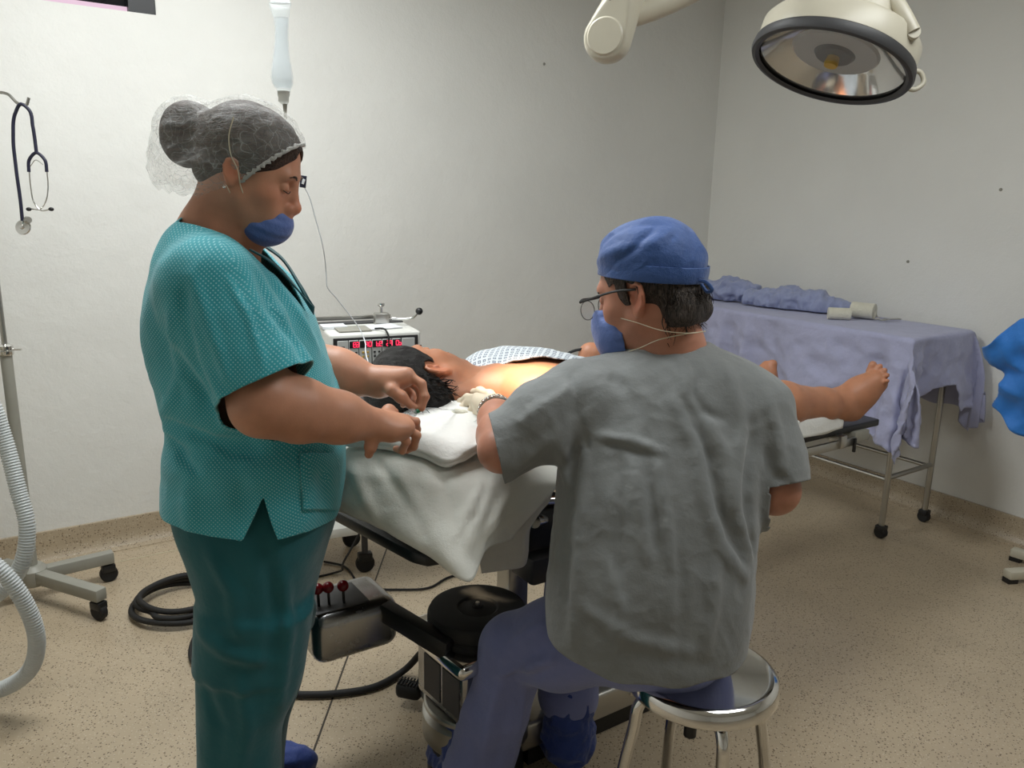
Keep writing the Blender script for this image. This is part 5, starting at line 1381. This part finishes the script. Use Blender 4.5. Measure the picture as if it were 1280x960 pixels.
o = patch('white_sheet', net([
    [(418, 516, 1.80), (480, 515, 1.82), (540, 512, 1.83), (600, 516, 1.82), (650, 535, 1.79), (705, 562, 1.77)],
    [(420, 544, 1.68), (480, 544, 1.68), (540, 546, 1.69), (600, 550, 1.68), (650, 565, 1.67), (705, 587, 1.66)],
    [(422, 566, 1.61), (480, 570, 1.59), (540, 582, 1.57), (600, 592, 1.57), (650, 600, 1.59), (698, 606, 1.62)],
    [(422, 600, 1.595), (476, 612, 1.55), (532, 634, 1.50), (590, 655, 1.47), (634, 646, 1.53), (676, 632, 1.61)],
    [(420, 630, 1.59), (472, 650, 1.53), (524, 682, 1.45), (572, 708, 1.41), (612, 672, 1.50), (650, 660, 1.60)],
    [(420, 637, 1.59), (474, 660, 1.53), (532, 694, 1.44), (587, 727, 1.40), (606, 690, 1.48), (640, 675, 1.59)]]), MT['white_cloth'], m=12, thick=.003, disp=lambda v: wr1(.004, 26, 201)(v) + sheet_folds(v))
tag(recentre(o), 'white cotton sheet with a pointed corner hanging off the arm board', 'sheet')
o = patch('white_sheet', net([
    [(590, 606, 1.66), (625, 602, 1.67), (660, 604, 1.68), (694, 600, 1.70)],
    [(592, 640, 1.655), (628, 640, 1.66), (664, 640, 1.67), (688, 625, 1.69)],
    [(596, 680, 1.65), (630, 676, 1.655), (656, 670, 1.66), (664, 655, 1.68)],
    [(602, 717, 1.65), (630, 713, 1.65), (657, 706, 1.66), (660, 690, 1.67)]]), MT['grey_cloth'], m=10, thick=.003, disp=wr1(.003, 30, 211))
tag(recentre(o), 'greyish sheet hanging behind the pointed white sheet corner', 'sheet')
for k, (dz, dp) in enumerate(((0, 0), (.011, -6))):
    lift = lambda q: P(q[0], q[1] + dp * .55, q[2]) + EZ * (.006 + dz * .3)
    o = patch('folded_towel', [[lift(q) for q in r] for r in [
        [(452, 512, 1.81), (500, 512, 1.81), (545, 511, 1.81), (590, 513, 1.81), (625, 522, 1.79)],
        [(440, 538, 1.69), (490, 538, 1.69), (540, 540, 1.69), (590, 544, 1.69), (632, 552, 1.68)],
        [(432, 556 , 1.62), (486, 560, 1.60), (540, 570, 1.58), (575, 574, 1.58), (610, 560, 1.62)],
        [(430, 560, 1.615), (486, 566, 1.595), (530, 576, 1.575), (557, 587, 1.56), (598, 564, 1.61)]]], MT['white_towel'], m=10, thick=.009, disp=wr1(.0022, 30, 221 + k))
    tag(recentre(o), ['lower folded white towel lying under the top one on the arm board', 'uppermost folded white towel beneath the hands of the nurse'][k], 'towel')
F = Field()
for k in range(6): F.ell(P(570 + 2.2 * k + random.uniform(-1, 1), 518 + 1.0 * k * .6 - 2 * (k % 2), 1.76), (.012, .011, .010), None, .006)
v, f = polygonise(F, .0022); v = v + normals(v, f) * (.0016 * wav(v, 5, 300, 2))[:, None]
o = put('gauze_wad', mesh_from('gauze_wad', v, f), MT['gauze']); tag(recentre(o), 'crumpled white gauze wad on the towel beside the gloved hand', 'gauze')
MT['clearplastic'] = clear('clear_plastic', srgb(225, 232, 234), .30, .12).m; MT['fluid'] = clear('clear_fluid', srgb(196, 208, 214), .30, .08).m
# syringe between the hands of the nurse
sy0, sy1 = P(494, 527, NY + .012), P(521, 513.5, NY + .052); sy = empty('syringe', sy0, 'clear plastic syringe with green hub held by the nurse', 'syringe'); da = unit(sy1 - sy0); b_ = sy1 - da * .012
def along(name, prof, mat):
    y = unit(np.cross(EZ, da)); return lathe(name, prof, MT[mat], sy, c=sy1, R=np.stack([y, np.cross(da, y), da], 1), seg=20)
along('barrel', [(.0092, -.085), (.0092, -.008), (.004, -.003), (.004, .0)], 'clearplastic'); along('plunger', [(0, -.12), (.009, -.12), (.009, -.117), (.004, -.116), (.004, -.05), (.0085, -.048), (.0085, -.042), (0, -.041)], 'white_enamel')
along('hub', [(0, -.004), (.0058, -.004), (.0062, .002), (.005, .012), (.003, .016), (0, .016)], 'green_hub')
cn_ = tube('catheter_line', spline([P(532, 511, 1.60), P(545, 511, 1.66), P(560, 512, 1.72), P(568, 513, 1.75)], 6), .0022, MT['clearplastic'], seg=8); tag(recentre(cn_), 'short clear catheter line between syringe and gauze wad', 'tubing')
ln = tube('suction_line', spline([P(592, 527, 1.72), P(605, 522, 1.69), P(618, 516, 1.66), P(632, 510, 1.67)], 6), .0016, MT['clearplastic'], seg=6); tag(recentre(ln), 'thin clear line crossing the watch wrist of the doctor', 'tubing')
# towel under the heel
o = patch('heel_towel', [[tpt(a, b, .644 + dz) for a, b, dz in r] for r in [
    [(.62, -.02, .0), (.50, -.025, .004), (.36, -.02, .0), (.25, -.01, .002)],
    [(.63, -.005, .055), (.50, -.01, .046), (.36, -.005, .052), (.235, .0, .044)],
    [(.63, .12, .034), (.50, .12, .028), (.36, .12, .030), (.235, .14, .03)],
    [(.62, .25, .0), (.50, .25, .0), (.36, .25, .0), (.25, .24, .0)]]], MT['white_towel'], m=10, thick=.008, disp=wr1(.004, 40, 231), off=1)
tag(recentre(o), 'rolled white towel under the heel of the patient', 'towel')
o = patch('hanging_cloth', net([[(978, 515, 2.46), (988, 520, 2.45), (1000, 527, 2.45)], [(984, 530, 2.44), (990, 535, 2.43), (998, 538, 2.44)], [(993, 545, 2.43), (996, 549, 2.43), (999, 548, 2.43)]]), MT['white_towel'], m=8, thick=.006, disp=wr1(.002, 60, 241))
tag(recentre(o), 'small white cloth tip hanging off the leg board', 'cloth')
o = tube('cuff_tube', spline([P(702, 447, 2.17), P(716, 439, 2.17), P(735, 436, 2.17), P(750, 436, 2.17), P(757, 441, 2.17), P(752, 447, 2.17)], 8), .004, MT['rubber'], seg=8); tag(recentre(o), 'black cuff tube arching over the far hand of the patient', 'tubing')

# ------------------------------------------------------------------ round steel stool
SC = V(.40, 1.46, 0); SZ = .456; st = empty('stool', SC, 'round polished steel stool under the seated doctor', 'stool')
lathe('seat', [(0, SZ - .003), (.128, SZ - .003), (.134, SZ - .001), (.140, SZ + .002), (.147, SZ - .001), (.152, SZ - .008), (.153, SZ - .032), (.149, SZ - .036), (.149, SZ - .010), (.13, SZ - .010), (0, SZ - .010)], MT['chrome'], st, c=SC, seg=72)
lathe('hub', [(0, SZ - .012), (.06, SZ - .012), (.06, SZ - .03), (.022, SZ - .036), (.022, SZ - .05), (0, SZ - .05)], MT['steel'], st, c=SC, seg=24)
tube('spindle', [SC + V(-.02, -.02, SZ - .045), SC + V(-.02, -.02, SZ - .14)], .013, MT['black'], st, seg=16)
for a in (-83, 7, 97, 187):
    r_ = math.radians(a); d_ = V(math.cos(r_), math.sin(r_), 0)
    lg = tube('leg', spline([SC + d_ * .03 + EZ * (SZ - .05), SC + d_ * .10 + EZ * (SZ - .048), SC + d_ * .128 + EZ * (SZ - .075), SC + d_ * .135 + EZ * (SZ - .12), SC + d_ * .155 + EZ * .22, SC + d_ * .172 + EZ * .02], 8), .0125, MT['chrome'], st, seg=16)
    lathe('rubber_foot', [(0, 0), (.015, 0), (.016, .022), (.0135, .028), (0, .028)], MT['rubber'], lg, c=SC + d_ * .173, seg=16)

# ------------------------------------------------------------------ theatre lamps
def lamp_head(c, n_, label, az, lit=False, yaw_handle=(1, 0, 0)):
    "domed lamp: c = centre of the rim, n_ = direction the beam leaves"
    n_ = unit(n_); e = empty('surgical_lamp', c, label, 'lamp'); x = unit(np.asarray(yaw_handle) - n_ * (np.asarray(yaw_handle) @ n_)); up = -n_; y = np.cross(up, x); R_ = np.stack([x, y, up], 1); r = .195
    lathe('rim', [(r - .012, -.004), (r - .003, -.010), (r + .006, -.008), (r + .010, 0), (r + .008, .016), (r - .002, .022), (r - .012, .012), (r - .014, .002)], MT['darkgrey'], e, c=c, R=R_, seg=72)
    lathe('housing', [(r - .004, .014), (r + .003, .020), (r + .003, .068), (r - .004, .078), (r - .030, .082), (r - .034, .088), (r - .036, .120), (r - .048, .134), (r - .10, .150), (r - .13, .160), (r - .13, .19), (0, .195)], MT['cream'], e, c=c, R=R_, seg=72)
    lathe('reflector', [(r - .012, .010), (r - .045, .045), (r - .09, .078), (.05, .095), (0, .098)], MT['chrome'], e, c=c, R=R_, seg=72)
    dk = lathe('diffuser_disc', [(0, .030), (.105, .030), (.111, .036), (.105, .042), (0, .044)], MT['frost'], e, c=c, R=R_, seg=56)
    lathe('centre_post', [(0, -.002), (.016, -.002), (.018, .004), (.014, .03), (0, .03)], MT['yellow'], e, c=c, R=R_, seg=24)
    lathe('centre_mount', [(0, .022), (.045, .022), (.052, .030), (0, .031)], MT['darkgrey'], dk, c=c, R=R_, seg=32)
    lathe('cover_glass', [(0, .004), (r - .018, .004), (r - .018, .007), (0, .007)], MT['glass'], e, c=c, R=R_, seg=56)
    # yoke with pivots and grab handle
    def L(a, b, d): return c + R_ @ V(a, b, d)
    for s_ in (-1, 1):
        lathe('pivot', [(0, .014), (.016, .014), (.018, .010), (.018, -.006), (0, -.006)], MT['cream'], e, c=L(s_ * .06 + .055, -.157, .060), R=R_ @ rot('X', 90), seg=20) if s_ > 0 else None
    yk = tube('yoke', spline([L(.115, -.165, .060), L(.085, -.160, .092), L(.020, -.12, .165), L(-.02, -.02, .215), L(-.02, .10, .19), L(-.02, .20, .10)], 8), [.017] * 41, MT['cream'], e, seg=12)
    tube('handle', spline([L(.194, .02, .066), L(.232, .02, .070), L(.246, .02, .050), L(.232, .02, .026), L(.198, .02, .022)], 8), .0065, MT['cream'], e, seg=10)
    return e, L(-.02, -.02, .215)
MT['frost'] = plain('frosted_grey', srgb(168, 168, 166), .35); MT['glass'] = clear('lamp_glass', (0.95, 0.97, 0.97, 1), .10, .03).m
lc_ = P(1038, 82, 2.18)
e1, top1 = lamp_head(lc_, (-.34, -.20, -1), 'large cream theatre lamp head with black rim at the top right', (1, 0))
tube('stem', [top1 - EZ * .01, V(*top1[:2], CEIL - .02)], .016, MT['cream'], e1, seg=16)
lathe('ceiling_flange', [(0, 0), (.06, 0), (.06, .012), (.02, .03), (0, .03)], MT['cream'], e1, c=V(*top1[:2], CEIL - .032), seg=28)
# second lamp on a jointed arm; only its elbow hangs into view
kb = P(760, 48, 2.05); kt = P(783, -6, 2.05)
e2, top2 = lamp_head(np.array(SPOT_POS) + (np.array(SPOT_POS) - P(658, 492, 1.86)) * .03, P(658, 492, 1.86) - np.array(SPOT_POS), 'second cream theatre lamp whose jointed arm hangs in at the top', (1, 0))
F = Field(); nn_ = unit(V(-.35, -.93, 0)); F.cone(kb, kt, .058, .044, 0)
cc_ = kb.astype(np.float32); F.add(lambda X: np.abs((X - cc_) @ nn_.astype(np.float32)) - .030, [-9] * 3, [9] * 3, 0, 'i')
v, f = polygonise(F, .0035, *[b + d for b, d in zip((np.minimum(kb, kt), np.maximum(kb, kt)), (-.08, .08))]); v = relax(v, f, 4, .5)
put('elbow', mesh_from('elbow', v, f), MT['cream'], e2)
lathe('elbow_cap', [(0, .006), (.040, .006), (.046, .0), (.046, -.006), (0, -.006)], MT['cream'], e2, c=kb + nn_ * .028, R=np.stack([unit(np.cross(EZ, nn_)), np.cross(nn_, unit(np.cross(EZ, nn_))), nn_], 1), seg=40)
lathe('elbow_screw', [(0, .004), (.003, .004), (.003, 0), (0, 0)], MT['darkgrey'], e2, c=P(767, 3, 2.05) + nn_ * .030, R=np.stack([unit(np.cross(EZ, nn_)), np.cross(nn_, unit(np.cross(EZ, nn_))), nn_], 1), seg=10)
tube('lower_arm', spline([P(778, 24, 2.06), P(815, 12, 2.06), P(860, -8, 2.06), P(930, -50, 2.06)], 6), .026, MT['cream'], e2, seg=20)
j = P(930, -50, 2.06); tube('ceiling_post', [j, V(j[0], j[1], CEIL - .02)], .030, MT['cream'], e2, seg=20)
tube('upper_arm', spline([kt, kt + EZ * .25, V(*((kt + top2) / 2)[:2], kt[2] + .45), top2], 8), .022, MT['cream'], e2, seg=16)

# ------------------------------------------------------------------ drip bag and line
IY = 2.28; bc_ = P(352, 70, IY); ivb = empty('drip_bag', P(354, 130, IY), 'clear soft drip bottle hanging upside down above the nurse', 'IV bag')
def IB(x, y): return P(x, y, IY)
def bag(name, prof, mat, flat=.62):
    "rows (y, x_left, x_right)"
    v = []; f = []; seg = 28
    for y, a, b in prof:
        p, q = IB(a, y), IB(b, y); c = (p + q) / 2; r = np.linalg.norm(q - p) / 2
        for k in range(seg):
            t = 2 * math.pi * k / seg; v.append(c + cR * (r * math.cos(t)) + V(0, 1, 0) * (r * flat * math.sin(t)))
    n = len(prof)
    for i in range(n - 1):
        for k in range(seg): f.append((i*seg + k, i*seg + (k+1) % seg, (i+1)*seg + (k+1) % seg, (i+1)*seg + k))
    f.append(tuple(range(seg))); f.append(tuple((n-1)*seg + k for k in range(seg))[::-1])
    return put(name, mesh_from(name, v, f), MT[mat], ivb)
bag('bottle', [(4, 336, 364), (12, 338, 362.5), (20, 341, 361.5), (34, 343.5, 360.5), (50, 343.5, 360.5), (66, 342, 361.5), (82, 339.5, 364), (96, 338.5, 366.5), (104, 340, 366.5), (110, 344, 364.5), (115, 347, 362.5)], 'clearplastic')
bag('fluid', [(22, 343, 360), (34, 344.7, 359.3), (50, 344.7, 359.3), (66, 343.2, 360.3), (82, 341, 362.6), (96, 340, 365), (104, 341.5, 365), (110, 346, 363)], 'fluid', .56)
bag('hang_tab', [(-14, 346, 355), (-6, 342, 358), (4, 337, 363)], 'clearplastic', .25)
bag('neck', [(114, 347, 362), (120, 347, 362), (121, 348, 361), (127, 348, 361), (130, 352, 360)], 'white_enamel', .9)
bag('spike', [(128, 353, 359), (140, 354.5, 358.5), (150, 355, 358)], 'grey_enamel', .9)
tube('hook', [IB(350, -12), V(*IB(350, -12)[:2], CEIL - .01)], .003, MT['steel'], ivb, seg=8)
o = tube('drip_line', spline([P(357, 150, 2.28), P(362, 190, 2.26), P(372, 222, 2.24), P(384, 240, 2.24), P(394, 272, 2.25), P(404, 310, 2.26), P(408, 345, 2.28), P(409, 358, 2.28), P(420, 372, 2.30), P(438, 395, 2.32), P(450, 412, 2.32), P(456, 426, 2.30), P(457, 440, 2.25), P(470, 480, 2.15)], 8), .0017, MT['tubewhite'] if 'tubewhite' in MT else MT['paper'], seg=6); tag(recentre(o), 'thin clear drip line running down to the monitor', 'tubing')
q = P(379, 227, 2.236); e = empty('line_tag', q, 'small blue and white tag clipped on the drip line', 'tag'); box('tag_plate', q, (.017, .003, .032), MT['navyblue'] if 'navyblue' in MT else MT['navy'], e, R=rot('Y', 8), bevel=.001, seg=1); box('tag_mark', q + V(.001, -.002, 0), (.007, .002, .014), MT['paper'], e, R=rot('Y', 20), bevel=.0005, seg=1)

# ------------------------------------------------------------------ monitor on its white cart
fl_, fr_ = P(412, 420, 2.50), P(526, 412.5, 2.62)
mx = unit(V(*(fr_ - fl_)[:2], 0)); my = np.cross(EZ, mx); Rm = np.stack([mx, my, EZ], 1); mw = np.linalg.norm(fr_ - fl_); topz = (fl_[2] + fr_[2]) / 2; mdp, mhh = .27, .155
mo = empty('monitor', (fl_ + fr_) / 2 + my * mdp / 2 - EZ * mhh, 'white boxed monitor with five red number displays behind the patient', 'monitor')
def mp_(x, y, z): return fl_ * V(1, 1, 0) + mx * (x * mw) + my * y + EZ * (topz + z)
box('case', mp_(.5, mdp / 2, -mhh / 2), (mw, mdp, mhh), MT['white_enamel'], mo, R=Rm, bevel=.008, seg=3)
fp2 = box('front_frame', mp_(.5, -.001, -.012 - .06), (mw * .93, .006, .120), MT['black'], mo, R=Rm, bevel=.002)
cols = [(.045, .165), (.175, .285), (.295, .435), (.445, .555), (.565, .675), (.685, .785), (.80, .955)]
for k, (a, b) in enumerate(cols):
    pn = box('display_panel', mp_((a + b) / 2 * .93 + .035, -.005, -.068), (mw * (b - a) * .93, .004, .096), MT['pane_grey'], fp2, R=Rm, bevel=.001, seg=1)
    if 1 <= k <= 5:
        wd = mw * (b - a) * .93 * .92
        cx = (a + b) / 2 * .93 + .035
        box('display_window', mp_(cx, -.0075, -.034), (wd, .002, .022), MT['black'], fp2, R=Rm)
        for dgt in range(2):
            gx = cx + (.10 + dgt * .34 - .02) * wd / mw
            for (sx, sz, lw, lh) in ((0, .0075, .006, .0022), (0, 0, .006, .0022), (0, -.0075, .006, .0022), (-.0034, .004, .0022, .007), (.0034, .004, .0022, .007), (.0034, -.004, .0022, .007), (-.0034, -.004, .0022, .007)):
                if (k + dgt * 3 + int(sz * 1000) + int(sx * 1000)) % 5 == 0: continue
                box('digit_segment', mp_(gx, -.0090, -.034 + sz) + mx * sx * 1.15, (lw * 1.15, .001, lh * 1.05), MT['led'], fp2, R=Rm)
        for (i, jj) in ((0, 0), (1, 0), (0, 1), (1, 1)):
            box('button', mp_(cx, -.0085, -.060 - .014 * jj) + mx * (-.008 + .015 * i), (.007, .003, .006), MT['yellow' if (k == 2) else 'black'], fp2, R=Rm, bevel=.0008, seg=1)
    elif k == 0:
        for jj in range(3): box('button', mp_((a + b) / 2 * .93 + .035, -.0085, -.040 - .008 * jj), (.010, .003, .004), MT['darkgrey'], fp2, R=Rm)
box('rear_rail', mp_(.40, mdp - .02, .016), (mw * .95, .014, .014), MT['steel'], mo, R=Rm, bevel=.002); box('rear_panel', mp_(.5, mdp - .05, .002), (mw * .96, .05, .006), MT['darkgrey'], mo, R=Rm)
box('top_tray', mp_(.30, .08, .004), (mw * .36, .10, .004), MT['grey_enamel'], mo, R=Rm, bevel=.001, seg=1)
cl = box('clamp_block', mp_(.70, mdp - .10, .020), (.050, .035, .042), MT['steel'], mo, R=Rm, bevel=.006)
kq = mp_(.70, mdp - .10, .04); lathe('clamp_knob', [(0, .034), (.012, .034), (.013, .028), (.010, .024), (.005, .022), (.005, 0), (0, 0)], MT['chrome'], cl, c=kq, seg=16)
Yk = kq[1] - .01; tube('clamp_lever', spline([P(490, 398, Yk), P(508, 398.5, Yk), P(516, 397, Yk), P(523, 390, Yk)], 6), .0045, MT['chrome'], cl, seg=10)
lathe('lever_ball', [(.0125 * math.sin(t), -.0125 * math.cos(t)) for t in np.linspace(0, math.pi, 13)], MT['black'], cl, c=P(524, 389, Yk), seg=20)
o = box('paper_sheet', mp_(.62, .10, .0035), (.13, .09, .003), MT['paper'], None, R=Rm @ rot('Z', 10)); tag(recentre(o), 'printed paper sheet lying on the monitor right of the tray', 'paper')
o = box('paper_sheet', mp_(.13, .14, .005), (.08, .07, .008), MT['paper'], None, R=Rm); tag(recentre(o), 'small white paper pad on the monitor left corner', 'paper')
o = tube('sensor_lead', spline([mp_(.52, .04, .008), mp_(.60, .01, .010), mp_(.62, -.012, -.005), mp_(.62, -.02, -.05), P(478, 465, 2.35)], 8), .003, MT['rubber'], seg=8); tag(recentre(o), 'black sensor lead hanging over the monitor front', 'cable')
ca = empty('monitor_cart', mp_(.3, .12, 0) * V(1, 1, 0), 'white enamel equipment cart carrying the monitor', 'cart')
cw, cdp = .44, .34; cq = lambda x, y, z: PZ(476, 664, .175) * V(1, 1, 0) - mx * (cw / 2) + mx * x + my * (y + cdp / 2) + EZ * z
ztop = topz - mhh
box('shelf', cq(0, 0, .19), (cw, cdp, .035), MT['white_enamel'], ca, R=Rm, bevel=.004); 
for i in (-1, 1):
    for jj in (-1, 1):
        caster(ca, cq(i * (cw / 2 - .05), jj * (cdp / 2 - .05), 0), .035, .025, Rm); tube('fork_stem', [cq(i * (cw / 2 - .05), jj * (cdp / 2 - .05), .06), cq(i * (cw / 2 - .05), jj * (cdp / 2 - .05), .175)], .012, MT['darkgrey'], ca, seg=10)
mc_ = mp_(.5, mdp / 2, 0) * V(1, 1, 0); box('shelf', mc_ + EZ * (ztop - .014), (cw * .9, cdp, .026), MT['white_enamel'], ca, R=Rm, bevel=.004)
for i in (-1, 1): box('upright', (mc_ + cq(0, 0, 0) * V(1, 1, 0)) / 2 + mx * i * .13 + EZ * ((ztop + .2) / 2), (.025, .025, ztop - .2), MT['white_enamel'], ca, R=Rm)

# ------------------------------------------------------------------ blue gown on its stand at the right edge
GY = 2.85
sb = P(1345, 700, GY) * V(1, 1, 0); gs = empty('coat_stand', sb, 'cream stand with low feet at the right edge of the room', 'stand')
tube('pole', [sb + EZ * .05, sb + EZ * 1.35], .014, MT['cream'], gs, seg=14)
for (x, y) in ((1264, 690), (1258, 719)):
    q = PZ(x, y, .03); d_ = unit(sb - q * V(1, 1, 0)); L_n = np.linalg.norm((sb - q)[:2]); box('foot_leg', (q * V(1, 1, 0) + sb) / 2 + EZ * .034, (L_n, .045, .035), MT['cream'], gs, R=np.stack([d_, np.cross(EZ, d_), EZ], 1), bevel=.008); 
    box('foot_tip', q * V(1, 1, 0) + d_ * .02 + EZ * .009, (.04, .035, .018), MT['black'], gs, R=np.stack([d_, np.cross(EZ, d_), EZ], 1))
tube('hook_bar', [sb + EZ * 1.02, sb + V(-.16, -.02, 1.03)], .008, MT['cream'], gs, seg=10)
def G_(x, y, d=0): return P(x, y, GY + d)
rows = [[G_(1330, 385, -.1), G_(1290, 398, -.06), G_(1262, 411, -.03), G_(1240, 428, 0), G_(1252, 440, .03), G_(1290, 430, .06), G_(1335, 420, .08)],
        [G_(1332, 420, -.12), G_(1295, 425, -.10), G_(1262, 434, -.05), G_(1246, 444, 0), G_(1256, 448, .05), G_(1292, 440, .08), G_(1335, 440, .10)],
        [G_(1335, 455, -.12), G_(1298, 462, -.10), G_(1274, 466, -.05), G_(1262, 468, 0), G_(1268, 468, .05), G_(1300, 465, .08), G_(1335, 465, .10)],
        [G_(1338, 490, -.10), G_(1300, 492, -.10), G_(1272, 496, -.06), G_(1254, 494, 0), G_(1258, 490, .06), G_(1296, 490, .08), G_(1338, 490, .08)],
        [G_(1340, 545, -.08), G_(1300, 548, -.09), G_(1268, 542, -.06), G_(1246, 512, 0), G_(1252, 508, .06), G_(1290, 530, .08), G_(1340, 540, .08)]]
o = patch('hanging_gown', rows, MT['blue_gown'], m=10, thick=.003, disp=lambda v: .030 * (1 - 1.3 * np.abs(wav(v, 301, 17, 1))) + .016 * (1 - np.abs(wav(v, 303, 40, 1))))
tag(recentre(o), 'bright blue disposable gown hanging at the right edge', 'gown')
